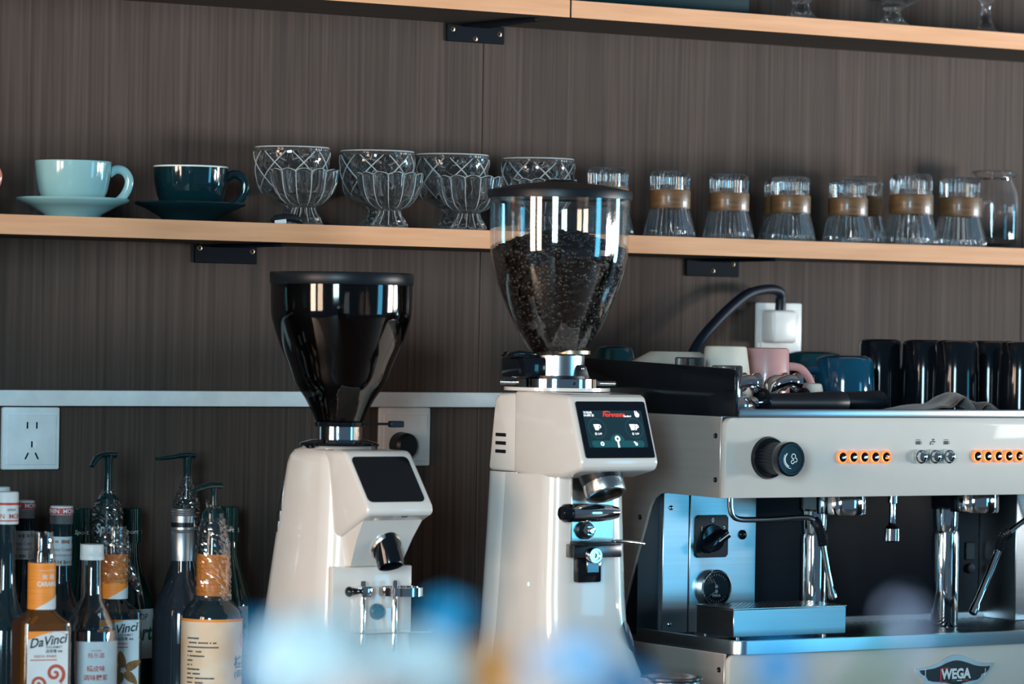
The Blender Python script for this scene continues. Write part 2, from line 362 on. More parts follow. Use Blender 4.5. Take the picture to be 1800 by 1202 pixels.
# unseen bar block added right of the frame to shade the lower wall
bar = thing('shade_bar', 'unseen bar block added outside the right of the frame to shade the wall', 'counter', (2.3, -1.55, -0.9))
b = nb(); box(b, -1.05, 1.25, -0.22, 0.22, 1.180, 1.215, 0.004); obj('shade_bar_top', b, 'worktop', bar)
b = nb(); box(b, -1.02, 1.22, -0.18, 0.18, 0.0, 1.180, 0.004); obj('shade_bar_body', b, 'dark', bar)
# shelves
def shelf(x0, x1, z0, z1, label):
    r = thing('shelf_board', label, 'shelf', ((x0 + x1) / 2, -0.1, z0)); h = (x1 - x0) / 2; t = z1 - z0
    b = nb(); box(b, -h, h, -0.0985, 0.099, 0, t, 0.0006, 1); obj('board', b, 'shelfwood', r)
    b = nb(); box(b, -h, h, -0.1000, -0.0983, 0, t, 0.0005, 1); obj('edge_band', b, 'oak', r)
    return r
shelf(-1.3, 1.7, 0.6585, 0.6845, 'long dark shelf with pale oak edge holding cups and glasses in the middle')
shelf(-1.3, 0.1755, 0.9935, 1.0185, 'upper shelf board with oak edge left of the joint')
shelf(0.1785, 1.7, 0.9935, 1.0185, 'upper shelf board with oak edge right of the joint, carrying stemware')

def bracket(x, z, label, screws):
    r = thing('shelf_bracket', label, 'bracket', (x, 0, z), 0, 'black shelf brackets')
    b = nb(); box(b, -0.05, 0.05, -0.004, -0.0003, -0.027, -0.001, 0.001, 1); obj('wall_plate', b, 'navymetal', r)
    b = nb(); prism(b, [(-0.022, -0.004), (0.022, -0.004), (0.009, -0.160), (0.0, -0.165), (-0.009, -0.160)], 'z', -0.0045, -0.0005, 0.0008, 1); obj('arm', b, 'navymetal', r)
    for sx, sz in screws:
        b = nb(); lathe(b, [(0, 0.0035), (0.0016, 0.0035), (0.0026, 0.0048), (0.0036, 0.0044), (0.0038, 0.0035)], 16, T(sx, 0.0, sz) @ FRONT); obj('screw', b, 'brass', r)
bracket(0.139, 0.9935, 'black shelf bracket with three brass screws below the upper shelf', ((-0.04, -0.009), (-0.001, -0.021), (0.041, -0.012)))
bracket(-0.271, 0.6585, 'black shelf bracket under the middle shelf below the dark teal cup', ((-0.042, -0.006), (0.042, -0.009)))
bracket(0.575, 0.6585, 'black shelf bracket under the middle shelf above the plug socket', ((0.0, -0.018), (0.038, -0.007)))

# wall sockets
def socket_plate(x, z, mt, label, holes=True, rock=True):
    r = thing('wall_socket', label, 'socket', (x, 0, z))
    b = nb(); box(b, -0.043, 0.043, -0.009, -0.0003, -0.043, 0.043, 0.003); obj('plate', b, mt, r)
    b = nb(); box(b, -0.037, 0.037, -0.0105, -0.008, -0.036, 0.032, 0.0012); obj('cover', b, mt, r)
    if holes:
        for px, pz, a, h in ((-0.007, 0.018, 0, 0.009), (0.007, 0.018, 0, 0.009), (0.0, -0.008, 0, 0.0085), (-0.0075, -0.024, 28, 0.010), (0.0075, -0.024, -28, 0.010)):
            b = nb(); box(b, -0.0011, 0.0011, -0.0108, -0.0095, -h / 2, h / 2, 0, 1, T(px, 0, pz) @ roty(a)); obj('slot', b, 'black', r)
        b = nb(); lathe(b, [(0.0058, 0.0104), (0.0062, 0.0112), (0.0066, 0.0104)], 24, T(0, 0, -0.008) @ FRONT, caps=False); obj('hole_ring', b, mt, r)
    return r
socket_plate(-0.570, 0.385, 'socket', 'white five-hole wall socket above the syrup bottles')
s2 = socket_plate(0.026, 0.3865, 'socketw', 'beige wall socket behind the shorter grinder with a black plug in it', False)
s3 = socket_plate(0.701, 0.5505, 'socketw', 'white wall socket above the espresso machine with a white plug', False)
pl = thing('power_plug', 'round black power plug pushed into the beige socket', 'plug', (0.017, 0, 0.374))
b = nb(); lathe(b, [(0, 0.034), (0.014, 0.034), (0.018, 0.030), (0.0195, 0.0108), (0, 0.0108)], 32, FRONT); obj('plug_body', b, 'black', pl)
b = nb(); tube(b, [(0, -0.026, -0.012), (-0.002, -0.028, -0.028), (-0.010, -0.025, -0.06), (-0.06, -0.02, -0.2), (-0.10, -0.02, -0.368)], 0.0045, 10, 4); obj('cord', b, 'black', pl)
pl = thing('power_plug', 'white boxy plug with thick black cable arching down to the machine', 'plug', (0.716, 0, 0.556))
OFF = -Vector((0.716, 0, 0.556))
b = nb(); box(b, 0.6615, 0.7095, -0.044, -0.0108, 0.531, 0.5815, 0.006, 3); obj('plug_body', b, 'socketw', pl)
b = nb(); tube(b, [(0.6850, -0.030, 0.578), (0.6850, -0.033, 0.601), (0.6755, -0.036, 0.6115), (0.6485, -0.040, 0.6128), (0.6125, -0.045, 0.6051), (0.577, -0.050, 0.5845), (0.5419, -0.055, 0.5579), (0.5124, -0.060, 0.5316), (0.4934, -0.065, 0.505), (0.482, -0.075, 0.470), (0.478, -0.085, 0.4335)], [0.0070, 0.0078, 0.0082, 0.0082, 0.0082], 14, 6); obj('cable', b, 'cable', pl)
b = nb(); lathe(b, [(0.0066, -0.008), (0.0085, -0.008), (0.008, 0.008), (0.0066, 0.012)], 16, T(0.685, -0.031, 0.590)); obj('strain_relief', b, 'black', pl)
OFF = Vector((0, 0, 0))

# ================================================================== CUPS ON THE SHELF
def handle(bm, pts, r=0.004, flat=1.5): tube(bm, pts, r, 12, 6, True, flat)
def cup_and_saucer(m, inside, lc, ls, x, y):
    sa = thing('saucer', ls, 'saucer', (x, y, 0.6845), 0, 'saucers on the middle shelf')
    b = nb(); lathe(b, [(0, 0.004), (0.026, 0.004), (0.030, 0.0), (0.036, 0.0), (0.040, 0.006), (0.060, 0.017), (0.0755, 0.0235), (0.0768, 0.0255), (0.0755, 0.0275), (0.070, 0.0265), (0.050, 0.017), (0.032, 0.0145), (0, 0.0145)], 64); obj('dish', b, m, sa)
    cu = thing('cappuccino_cup', lc, 'cup', (x, y, 0.6995), 0, 'cups on the middle shelf')
    b = nb(); lathe(b, [(0, 0.0), (0.030, 0.0), (0.033, 0.001), (0.040, 0.008), (0.0465, 0.022), (0.0500, 0.040), (0.0515, 0.0605), (0.0508, 0.0615), (0.0492, 0.0605), (0.0470, 0.040), (0.0425, 0.022), (0.034, 0.010), (0, 0.008)], 64); obj('bowl', b, m, cu)
    b = nb(); lathe(b, [(0.0516, 0.0600), (0.0514, 0.0622), (0.0495, 0.0622), (0.0490, 0.0600)], 64, close=True); obj('rim', b, inside, cu)
    d = Vector((math.cos(math.radians(-22)), math.sin(math.radians(-22)), 0))
    b = nb(); handle(b, [d * 0.048 + Vector((0, 0, 0.046)), d * 0.058 + Vector((0, 0, 0.0525)), d * 0.069 + Vector((0, 0, 0.050)), d * 0.0755 + Vector((0, 0, 0.039)), d * 0.073 + Vector((0, 0, 0.025)), d * 0.064 + Vector((0, 0, 0.012)), d * 0.052 + Vector((0, 0, 0.006)), d * 0.038 + Vector((0, 0, 0.007))], 0.0042, 1.4); obj('handle', b, m, cu)
cup_and_saucer('teal', 'teal', 'pale teal glazed cappuccino cup at the left of the shelf', 'pale teal saucer under the pale teal cup', -0.5595, -0.105)
cup_and_saucer('dteal', 'dtealrim', 'dark teal glossy cappuccino cup with pale rim', 'dark teal saucer under the dark teal cup', -0.3815, -0.105)
cup_and_saucer('coral', 'coral', 'coral cup cut off by the left edge, only its handle showing', 'coral saucer under the cut off coral cup', -0.753, -0.105)

# ---- cut glass goblets
def shell(outer, inner): return outer + inner[::-1]
def diamond(r, z, a):
    N, h, z0 = 8, 0.040, 0.049
    u = N * a / (2 * PI); v = (z - z0) / h
    fp = abs((u + v) % 1 - 0.5) * 2; fq = abs((u - v) % 1 - 0.5) * 2
    return r + 0.0006 - 0.0042 * min(1.0, (1 - max(fp, fq)) / 0.55)
def dgob(name, label, cat, group):
    r = thing(name, label, cat, (0, 0, 0), 0, group)
    foot = [(0, 0.004), (0.014, 0.003), (0.029, 0.0), (0.0315, 0.001), (0.030, 0.004)]
    out = [(0.020, 0.010), (0.0125, 0.019), (0.0105, 0.027), (0.016, 0.033), (0.030, 0.039), (0.041, 0.046)]
    n = 17
    out += [(0.0455 + 0.0080 * math.sin(PI / 2 * k / n), 0.049 + 0.04 / 12 * k) for k in range(n + 1)]
    out += [(0.0530, 0.1065), (0.0538, 0.1095), (0.0528, 0.1115)]
    inn = [(0.0495, 0.110), (0.0465, 0.09), (0.0400, 0.066), (0.033, 0.053), (0.018, 0.045), (0, 0.043)]
    def md(r_, z, a, i):
        if i < 8 and r_ < 0.026: return r_ * (1 + 0.10 * abs(math.sin(5 * a))), z
        return (diamond(r_, z, a), z) if 11 <= i < 29 else (r_, z)
    b = nb(); lathe(b, foot + out + inn, 96, None, md); obj('bowl_and_foot', b, 'glass', r, True, 9)
    b = nb()
    for d in (-1, 1):
        for k in range(8):
            pts = []
            for q in range(13):
                z = 0.047 + 0.058 * q / 12; a = 2 * PI / 8 * (k + 0.5 + d * (z - 0.049) / 0.040); t = max(0, (z - 0.049) / 0.0567); rr = 0.0455 + 0.0080 * math.sin(PI / 2 * t) + (0.0006 if z > 0.05 else -0.002)
                pts.append((rr * math.cos(a), rr * math.sin(a), z))
            tube(b, pts, [0.0003, 0.0007, 0.0009, 0.0009, 0.0007], 6)
    lathe(b, [(0.0522, 0.1108), (0.0534, 0.1104), (0.0530, 0.1122), (0.0520, 0.1122)], 64, close=True)
    obj('cut_edges', b, 'cutedge', r, True, 50)
    return r
GG = 'diamond-cut goblets in the back row'
g1 = dgob('cut_glass_goblet', 'diamond-cut glass goblet behind, next to the dark teal cup', 'goblet', GG)
g1.location = (-0.199, -0.062, 0.6845); g1.rotation_euler.z = 0.2
dup(g1, (-0.060, -0.062, 0.6845), 0.5, 'diamond-cut glass goblet, second of the back row from the left', GG)
dup(g1, (0.066, -0.062, 0.6845), 0.1, 'diamond-cut glass goblet, third of the back row from the left', GG)
dup(g1, (0.216, -0.060, 0.6845), 0.8, 'diamond-cut glass goblet rising behind the black hopper lid', GG)
def sgob():
    r = thing('sundae_glass', 'scalloped sundae glass in front, next to the dark teal cup', 'glass', (0, 0, 0), 0, 'scalloped sundae glasses in the front row')
    out = [(0, 0.003), (0.012, 0.003), (0.025, 0.0), (0.0275, 0.001), (0.026, 0.004), (0.0215, 0.010), (0.0165, 0.018), (0.0145, 0.024), (0.0175, 0.0265), (0.026, 0.030), (0.034, 0.037), (0.040, 0.047), (0.0435, 0.058), (0.0452, 0.068), (0.0462, 0.0735), (0.0452, 0.0745)]
    inn = [(0.0430, 0.072), (0.0400, 0.058), (0.034, 0.045), (0.022, 0.036), (0, 0.033)]
    def md(r_, z, a, i):
        k = abs(math.cos(6 * a)); up = min(1, max(0, (z - 0.027) / 0.03))
        if i < 8: return r_ * (1 + 0.12 * abs(math.cos(6 * a)) * (0 if r_ > 0.024 else 1)), z
        amp = 0.13 if i <= 15 else 0.02
        return r_ * (1 + amp * up * (k - 0.6)), z + (0.003 * k * up if 13 <= i <= 17 else 0)
    b = nb(); lathe(b, out + inn, 96, None, md); obj('bowl_and_foot', b, 'glass', r, True, 30)
    b = nb(); rim = []
    for q in range(97):
        a = 2 * PI * q / 96; kk = abs(math.cos(6 * a)); rr = 0.0455 * (1 + 0.08 * (kk - 0.6)); rim.append((rr * math.cos(a), rr * math.sin(a), 0.0742 + 0.003 * kk))
    tube(b, rim, 0.0007, 6, caps=False)
    for k in range(12):
        a = 2 * PI * (k + 0.5) / 12; pts = []
        for rr, z in ((0.019, 0.0275), (0.0262, 0.0305), (0.0335, 0.0375), (0.0385, 0.0470), (0.0412, 0.058), (0.0425, 0.068), (0.0432, 0.073)): pts.append((rr * math.cos(a), rr * math.sin(a), z))
        tube(b, pts, [0.0004, 0.0007, 0.0007], 6)
        tube(b, [(0.0148 * math.cos(a), 0.0148 * math.sin(a), 0.024), (0.0168 * math.cos(a), 0.0168 * math.sin(a), 0.018), (0.0215 * math.cos(a), 0.0215 * math.sin(a), 0.010), (0.0260 * math.cos(a), 0.0260 * math.sin(a), 0.0045)], 0.0006, 6)
    obj('fluted_edges', b, 'cutedge', r, True, 50)
    return r
f1 = sgob(); FG = f1['group']
f1.location = (-0.228, -0.150, 0.6845)
dup(f1, (-0.090, -0.150, 0.6845), 0.2, 'scalloped sundae glass in front, second from the dark teal cup', FG)
dup(f1, (0.041, -0.150, 0.6845), 0.1, 'scalloped sundae glass in front, just left of the clear bean hopper', FG)
dup(f1, (0.168, -0.150, 0.6845), 0.3, 'scalloped sundae glass seen through the clear bean hopper', FG)
# label clip on the shelf edge
cl = thing('shelf_clip', 'small black clip with a pale tag lying at the shelf edge', 'clip', (-0.272, -0.186, 0.6845))
b = nb(); tube(b, [(-0.026, 0, 0.003), (-0.018, 0, 0.0075), (0.004, 0, 0.0085), (0.015, 0, 0.006), (0.022, 0, 0.0025)], [0.002, 0.003, 0.0035, 0.003, 0.002], 10, 4, True, 1.6); obj('clip_body', b, 'black', cl)
b = nb(); box(b, -0.024, -0.006, -0.0065, -0.0052, 0.0015, 0.0075, 0.0004, 1, roty(-8)); obj('clip_tag', b, 'paper', cl)

# ---- ribbed glasses with wooden bands
def ribbed(band_dx=0.0):
    r = thing('ribbed_glass', 'ribbed glass half hidden behind the hopper lid', 'glass', (0, 0, 0), 0, 'upturned ribbed glasses with brown bands')
    out = [(0.0370, 0.0), (0.0382, 0.002), (0.0360, 0.014), (0.0325, 0.030), (0.0292, 0.043), (0.0282, 0.048), (0.0280, 0.060), (0.0281, 0.075), (0.0285, 0.090), (0.0282, 0.096), (0.0262, 0.0995), (0.024, 0.1005), (0, 0.0985)]
    inn = [(0.0345, 0.001), (0.0335, 0.014), (0.0302, 0.030), (0.0268, 0.043), (0.0258, 0.060), (0.0254, 0.074), (0.023, 0.079), (0, 0.080)]
    def md(r_, z, a, i):
        if i < len(out): return r_ * (1 + (0.045 * math.cos(30 * a) if z < 0.098 else 0)), z
        return r_, z
    prof = out + inn[::-1]
    b = nb(); lathe(b, prof, 180, None, md, close=True)
    obj('tumbler', b, 'glass', r, True, 60)
    b = nb(); lathe(b, [(0.0288, 0.0435), (0.0305, 0.0435), (0.0312, 0.046), (0.0312, 0.0685), (0.0303, 0.0715), (0.0290, 0.0715)], 48, close=True); obj('wooden_band', b, 'bandwood', r)
    return r
r0 = ribbed(); RG = r0['group']
r0.location = (0.296, -0.125, 0.6845)
for x, y, sc, lb in ((0.404, -0.13, 0.99, 'upturned ribbed glass with brown band, just right of the clear hopper'),
        (0.512, -0.13, 0.98, 'upturned ribbed glass with brown band, second right of the clear hopper'),
        (0.627, -0.13, 0.985, 'upturned ribbed glass with brown band, third right of the clear hopper'),
        (0.672, -0.052, 0.99, 'ribbed glass almost hidden behind the third banded glass'),
        (0.733, -0.135, 0.98, 'upturned ribbed glass with brown band, fourth right of the clear hopper'),
        (0.822, -0.056, 1.08, 'ribbed banded glass in the back, between two front ones'),
        (0.848, -0.145, 1.10, 'largest upturned ribbed glass with brown band, second from the carafe'),
        (0.945, -0.145, 1.08, 'upturned ribbed glass with brown band, beside the glass carafe')):
    dup(r0, (x, y, 0.6845), random.random() * 0.1, lb, RG, sc)
j = thing('glass_carafe', 'clear glass carafe with wire clip at the right shelf end', 'carafe', (1.078, -0.065, 0.6845))
b = nb(); lathe(b, [(0, 0.002), (0.036, 0.0), (0.040, 0.003), (0.041, 0.02), (0.041, 0.075), (0.039, 0.092), (0.032, 0.108), (0.0285, 0.114), (0.029, 0.118), (0.033, 0.121), (0.0345, 0.124), (0.033, 0.126), (0.028, 0.125),
    (0.0255, 0.115), (0.029, 0.107), (0.036, 0.090), (0.038, 0.075), (0.038, 0.012), (0.03, 0.007), (0, 0.007)], 56); obj('body', b, 'glass', j, True, 60)
b = nb(); lathe(b, [(0.0288, 0.1125), (0.0300, 0.1115), (0.0306, 0.1135), (0.0295, 0.1150)], 40, close=True); tube(b, [(0.029, 0, 0.113), (0.038, -0.004, 0.118), (0.045, -0.006, 0.1215)], 0.0014, 8, 3); obj('wire_clip', b, 'chrome', j)

# ---- upper shelf
b = nb(); box(b, 0.245, 0.520, -0.165, -0.03, 1.0185, 1.16, 0.004)
bx = tag(obj('storage_box', b, 'boxcard'), 'dark teal glossy box standing on the upper shelf', 'box')
b = nb(); box(b, 0.243, 0.522, -0.167, -0.028, 1.060, 1.165, 0.003); obj('lid', b, 'boxcard', bx)
UG = 'stemware on the upper shelf'
dup(g1, (0.645, -0.125, 1.0185), 0.3, 'cut glass goblet foot on the upper shelf beside the box', UG)
dup(g1, (0.822, -0.125, 1.0185), 0.7, 'cut glass goblet on the upper shelf, middle of three', UG)
st = thing('stemmed_glass', 'tall stemmed glass with sloping foot at the right of the upper shelf', 'glass', (1.008, -0.125, 1.0185), 0, UG)
b = nb(); lathe(b, [(0, 0.003), (0.015, 0.002), (0.029, 0.0), (0.031, 0.001), (0.026, 0.004), (0.014, 0.012), (0.0085, 0.024), (0.0068, 0.040), (0.0085, 0.052), (0.016, 0.060), (0.030, 0.075), (0.038, 0.10), (0.040, 0.16), (0.0385, 0.161), (0.036, 0.10), (0.028, 0.079), (0.012, 0.066), (0, 0.063)], 56); obj('bowl_and_foot', b, 'glass', st, True, 60)

# ================================================================== COFFEE BEANS
def bean_template(u=8, v=5):
    vs = [(0, 0, 1)]; fs = []
    for j in range(1, v):
        for i in range(u):
            th = PI * j / v; ph = 2 * PI * i / u
            vs.append((math.sin(th) * math.cos(ph), math.sin(th) * math.sin(ph), math.cos(th)))
    vs.append((0, 0, -1))
    for i in range(u): fs.append((0, 1 + i, 1 + (i + 1) % u))
    for j in range(v - 2):
        for i in range(u):
            a = 1 + j * u + i; b_ = 1 + j * u + (i + 1) % u; fs.append((a, a + u, b_ + u, b_))
    o = 1 + (v - 2) * u
    for i in range(u): fs.append((o + i, len(vs) - 1, o + (i + 1) % u))
    out = []
    for x, y, z in vs:                       # long axis z, flat creased side at -y
        yy = y if y > 0 else y * 0.55
        if y < -0.5 and abs(x) < 0.35: yy = -0.05
        out.append((x * 0.70, yy * 0.62, z))
    return out, fs
BV, BF = bean_template()
def beans(name, spots, label, group=None):
    V = []; Fc = []
    for p, nrm in spots:
        q = Vector(nrm).to_track_quat('Y', 'Z').to_matrix() @ Matrix.Rotation(random.uniform(0, 2 * PI), 3, 'Y') @ Matrix.Rotation(random.uniform(-0.6, 0.6), 3, 'X') @ Matrix.Rotation(random.choice((0, PI)) , 3, 'Z')
        s = random.uniform(0.0048, 0.0057); o = len(V)
        for v in BV: V.append(Vector(p) + q @ (Vector(v) * s))
        for f in BF: Fc.append([i + o for i in f])
    me = bpy.data.meshes.new(name); me.from_pydata(V, [], Fc); me.polygons.foreach_set('use_smooth', [True] * len(me.polygons)); me.materials.append(M['bean'])
    o = bpy.data.objects.new(name, me); COL.objects.link(o); tag(o, label, 'coffee beans', None, 'stuff'); return o
def interp(prof, z):
    for (r0_, z0), (r1_, z1) in zip(prof, prof[1:]):
        if min(z0, z1) <= z <= max(z0, z1): t = (z - z0) / (z1 - z0 + 1e-9); return r0_ + (r1_ - r0_) * t
    return prof[-1][0]
def fill(c, prof, z0, ztop, dome, n_side, n_top, name, label):
    spots = []
    for _ in range(n_side):
        while True:
            z = random.uniform(z0, ztop)
            if random.random() < interp(prof, z) / 0.095: break
        r = interp(prof, z) - 0.0065; dr = (interp(prof, z + 0.004) - interp(prof, z - 0.004)) / 0.008
        a = random.uniform(0, 2 * PI); nr = Vector((math.cos(a), math.sin(a), -dr))
        spots.append(((c[0] + r * math.cos(a), c[1] + r * math.sin(a), z), nr))
    R = interp(prof, ztop) - 0.008
    for _ in range(n_top):
        rr = R * math.sqrt(random.random()); a = random.uniform(0, 2 * PI)
        spots.append(((c[0] + rr * math.cos(a), c[1] + rr * math.sin(a), ztop + dome * (1 - (rr / R) ** 2) + random.uniform(-0.002, 0.003)), Vector((random.uniform(-.4, .4), random.uniform(-.4, .4), 1))))
    o = beans(name, spots, label)
    b = nb(); zs = [z0 + (ztop - z0) * k / 10 for k in range(11)]
    lathe(b, [(0, z0)] + [(max(0.004, interp(prof, z) - 0.0095), z) for z in zs] + [(R * 0.5, ztop + dome * 0.55), (0, ztop + dome * 0.85)], 32, T(c[0], c[1], 0))
    k = obj('bean_mass', b, 'bean', o); k['kind'] = 'stuff'
    return o

# ================================================================== TALL GRINDER (clear hopper)
G = Vector((0, -0.45, 0))
g = thing('coffee_grinder', 'tall white coffee grinder with clear hopper full of beans and lit screen', 'coffee grinder', G)
def rsec(xh, y0, y1, r, z, xo=0.0, n=6): return [(xo + p[0], p[1], z) for p in rrect(-xh, xh, y0, y1, r, n)]
b = nb(); loft(b, [rsec(0.080, -0.142, 0.100, 0.035, 0.012), rsec(0.079, -0.138, 0.100, 0.036, 0.05), rsec(0.076, -0.128, 0.098, 0.036, 0.085), rsec(0.0725, -0.110, 0.096, 0.036, 0.115), rsec(0.0695, -0.099, 0.094, 0.035, 0.145), rsec(0.0675, -0.094, 0.092, 0.034, 0.19), rsec(0.0645, -0.091, 0.089, 0.032, 0.27), rsec(0.0615, -0.088, 0.086, 0.030, 0.352)]); obj('body_shell', b, 'white', g)
b = nb(); loft(b, [rsec(0.0825, 0.015, 0.104, 0.030, 0.012), rsec(0.0715, 0.012, 0.096, 0.034, 0.145), rsec(0.0665, 0.010, 0.091, 0.032, 0.27), rsec(0.0635, 0.010, 0.088, 0.030, 0.3525)]); obj('rear_shell', b, 'white', g)
b = nb(); loft(b, [rsec(0.083, -0.146, 0.106, 0.036, 0.0), rsec(0.083, -0.146, 0.106, 0.036, 0.012)]); obj('base_plate', b, 'black', g)
b = nb(); prism(b, [(0.012, 0.352), (0.012, 0.4635), (-0.02, 0.4635), (-0.118, 0.4600), (-0.124, 0.4570), (-0.157, 0.372), (-0.153, 0.361), (-0.105, 0.3505), (-0.05, 0.348)], 'x', -0.0615, 0.0615, 0.0065, 3); obj('head', b, 'white', g)
b = nb(); prism(b, [(0.010, 0.353), (0.010, 0.4595), (0.056, 0.4585), (0.068, 0.452), (0.082, 0.353)], 'x', -0.0575, 0.0575, 0.006, 3); rs = obj('head_rear_cover', b, 'white', g)
for k in range(3):
    z = 0.4020 - 0.0112 * k
    b = nb(); box(b, -0.0585, -0.0568, 0.036, 0.062, z - 0.0024, z + 0.0024, 0.0006, 1); obj('vent_slot', b, 'black', rs)
b = nb(); lathe(b, [(0, 0.4630), (0.072, 0.4630), (0.072, 0.4675), (0, 0.4675)], 48); obj('head_top', b, 'white', g)
# screen on the tilted face
e0 = Vector((0, -0.1245, 0.4560)); e1 = Vector((0, -0.1570, 0.3725)); sv = (e0 - e1).normalized(); sn = Vector((0, sv.z, -sv.y)) * -1
if sn.y > 0: sn = -sn
sc0 = (e0 + e1) / 2
def scr(lift, c=sc0):
    return lambda u, v: tuple(c + Vector((1, 0, 0)) * u + sv * v + sn * lift)
sm = nb(); pts = rrect(-0.0550, 0.0550, -0.0395, 0.0395, 0.003, 3)
A = [sm.verts.new(scr(-0.001)(*p)) for p in pts]; B_ = [sm.verts.new(scr(0.0012)(*p)) for p in pts]
sm.faces.new(B_); [sm.faces.new((A[i], A[(i + 1) % len(A)], B_[(i + 1) % len(A)], B_[i])) for i in range(len(A))]
so = obj('touch_screen', sm, 'screen', g)
L1, L2, L3 = scr(0.0015), scr(0.0018), scr(0.0021)
b = nb(); shape(b, L1, rrect(-0.0470, 0.0470, -0.0250, 0.0265, 0.0015, 2)); obj('lit_display', b, 'ui', so)
b = nb(); pts = [(-0.039, -0.025), (-0.0415, -0.022), (-0.0415, -0.018), (-0.039, -0.0155), (-0.012, -0.0155)] + [(0.0 + 0.0115 * math.cos(a), -0.0175 + 0.0115 * math.sin(a)) for a in [PI * (1 - k / 10) for k in range(11)]] + [(0.012, -0.0155), (0.039, -0.0155), (0.0415, -0.018), (0.0415, -0.022), (0.039, -0.025)]
shape(b, L2, pts); obj('menu_bar', b, 'uibar', so)
for cx in (-0.0290, 0.0300):
    b = nb(); ringshape(b, L2, 0.0132, 0.0140, cx, 0.0015, 36); obj('dose_ring', b, 'uiring', so)
b = nb()
def cupicon(b, x, y, s, w=0.009):
    shape(b, L3, [(x - w / 2 * s, y + 0.0042 * s), (x + w / 2 * s, y + 0.0042 * s), (x + 0.0026 * s, y - 0.0040 * s), (x - 0.0026 * s, y - 0.0040 * s)])
    ringshape(b, L3, 0.0014 * s, 0.0026 * s, x + w / 2 * s, y + 0.0012 * s, 12, -110, 100)
cupicon(b, -0.0295, 0.0030, 1.0); cupicon(b, 0.0275, 0.0030, 1.0); 
shape(b, L3, [(0.0335, 0.0072), (0.0355, 0.0072), (0.0335, -0.001), (0.0312, -0.001)]); ringshape(b, L3, 0.0014, 0.0026, 0.0350, 0.0042, 12, -110, 100)
for cx in (-0.0325, 0.0265): ringshape(b, L3, 0.0010, 0.0017, cx, -0.0062, 12)
text(b, '3,99', 0.0036, lambda u, v: L3(-0.0262 + u, -0.0062 + v), bold=0.02); text(b, '3,99', 0.0036, lambda u, v: L3(0.0330 + u, -0.0062 + v), bold=0.02)
text(b, '21:36:46', 0.0042, lambda u, v: L3(-0.0395 + u, 0.0235 + v), bold=0.03, sx=0.9); text(b, '14 APR 25', 0.0042, lambda u, v: L3(-0.0385 + u, 0.0195 + v), bold=0.03, sx=0.9)
text(b, 'Standard', 0.0034, lambda u, v: L3(0.0225 + u, 0.0185 + v), bold=0.03)
ringshape(b, L3, 0.0018, 0.0042, 0.0, -0.0130, 16); shape(b, L3, [(-0.0013, -0.0165), (0.0013, -0.0165), (0.0013, -0.0252), (-0.0013, -0.0252)])
ringshape(b, L3, 0.0014, 0.0030, -0.0255, -0.0200, 8); disc(b, L3, 0.0022, 0.0285, -0.0205); disc(b, L3, 0.0013, 0.0262, -0.0180)
disc(b, L3, 0.0036, 0.0385, 0.0205, 14); shape(b, L3, [(0.0352, 0.0215), (0.0370, 0.0225), (0.0366, 0.0260), (0.0353, 0.0260)]); shape(b, L3, [(0.0380, 0.0225), (0.0394, 0.0225), (0.0390, 0.0260), (0.0380, 0.0260)])
obj('display_symbols', b, 'uiwhite', so)
b = nb(); text(b, 'Fiorenzato', 0.0088, lambda u, v: L3(0.001 + u, 0.0205 + v), shear=0.25, bold=0.012, sx=0.92)
shape(b, L3, [(-0.0165, 0.0242), (-0.012, 0.0256), (-0.007, 0.0255), (-0.0035, 0.0240), (-0.0035, 0.0233), (-0.0075, 0.0245), (-0.012, 0.0246)]); obj('display_wordmark', b, 'uired', so)
# front fittings
b = nb(); box(b, -0.0345, 0.0330, -0.0925, -0.080, 0.2600, 0.3500, 0.001, 1); obj('front_plate', b, 'satin', g)
chm = T(-0.006, -0.116, 0.3575) @ rotx(-27)
b = nb(); lathe(b, [(0.026, -0.022), (0.030, 0.0), (0.030, 0.008)], 32, chm @ T(0, 0, -0.004)); obj('chute', b, 'black', g)
b = nb(); lathe(b, [(0.0225, -0.0335), (0.0262, -0.0335), (0.0275, -0.031), (0.0275, -0.0165), (0.0255, -0.0155), (0.0225, -0.018)], 40, chm, close=True); obj('chute_ring', b, 'satin', g)
b = nb(); lathe(b, [(0.0222, -0.032), (0.0222, -0.020), (0, -0.018)], 32, chm, caps=False); obj('chute_mouth', b, 'bean', g)
wg = T(-0.0165, -0.108, 0.3035) @ roty(90)
b = nb(); lathe(b, [(0.0105, -0.0325), (0.0120, -0.028), (0.0122, 0.012), (0.0105, 0.032), (0.0078, 0.044), (0.004, 0.0465), (0, 0.047)], 28, wg); obj('dosing_lever', b, 'chrome', g)
b = nb(); lathe(b, [(0, -0.0455), (0.0085, -0.0450), (0.0120, -0.040), (0.0126, -0.033), (0.0122, -0.0305), (0, -0.0305)], 28, wg); obj('lever_cap', b, 'blackgloss', g)
bt = T(-0.0135, -0.092, 0.2795) @ FRONT
b = nb(); lathe(b, [(0, 0.0), (0.0120, 0.0), (0.0120, 0.006), (0, 0.006)], 32, bt); obj('button_bezel', b, 'black', g)
b = nb(); lathe(b, [(0, 0.006), (0.0098, 0.006), (0.0098, 0.013), (0.0070, 0.014), (0.0060, 0.014), (0.0058, 0.012), (0, 0.012)], 6, bt); obj('button_nut', b, 'chrome', g)
b = nb(); lathe(b, [(0, 0.012), (0.0045, 0.012), (0.0045, 0.018), (0.0030, 0.020), (0, 0.020)], 20, bt); obj('push_button', b, 'chrome', g)
b = nb(); box(b, -0.0430, 0.0335, -0.113, -0.092, 0.2440, 0.2620, 0.002); fk = obj('portafilter_fork', b, 'darksteel', g)
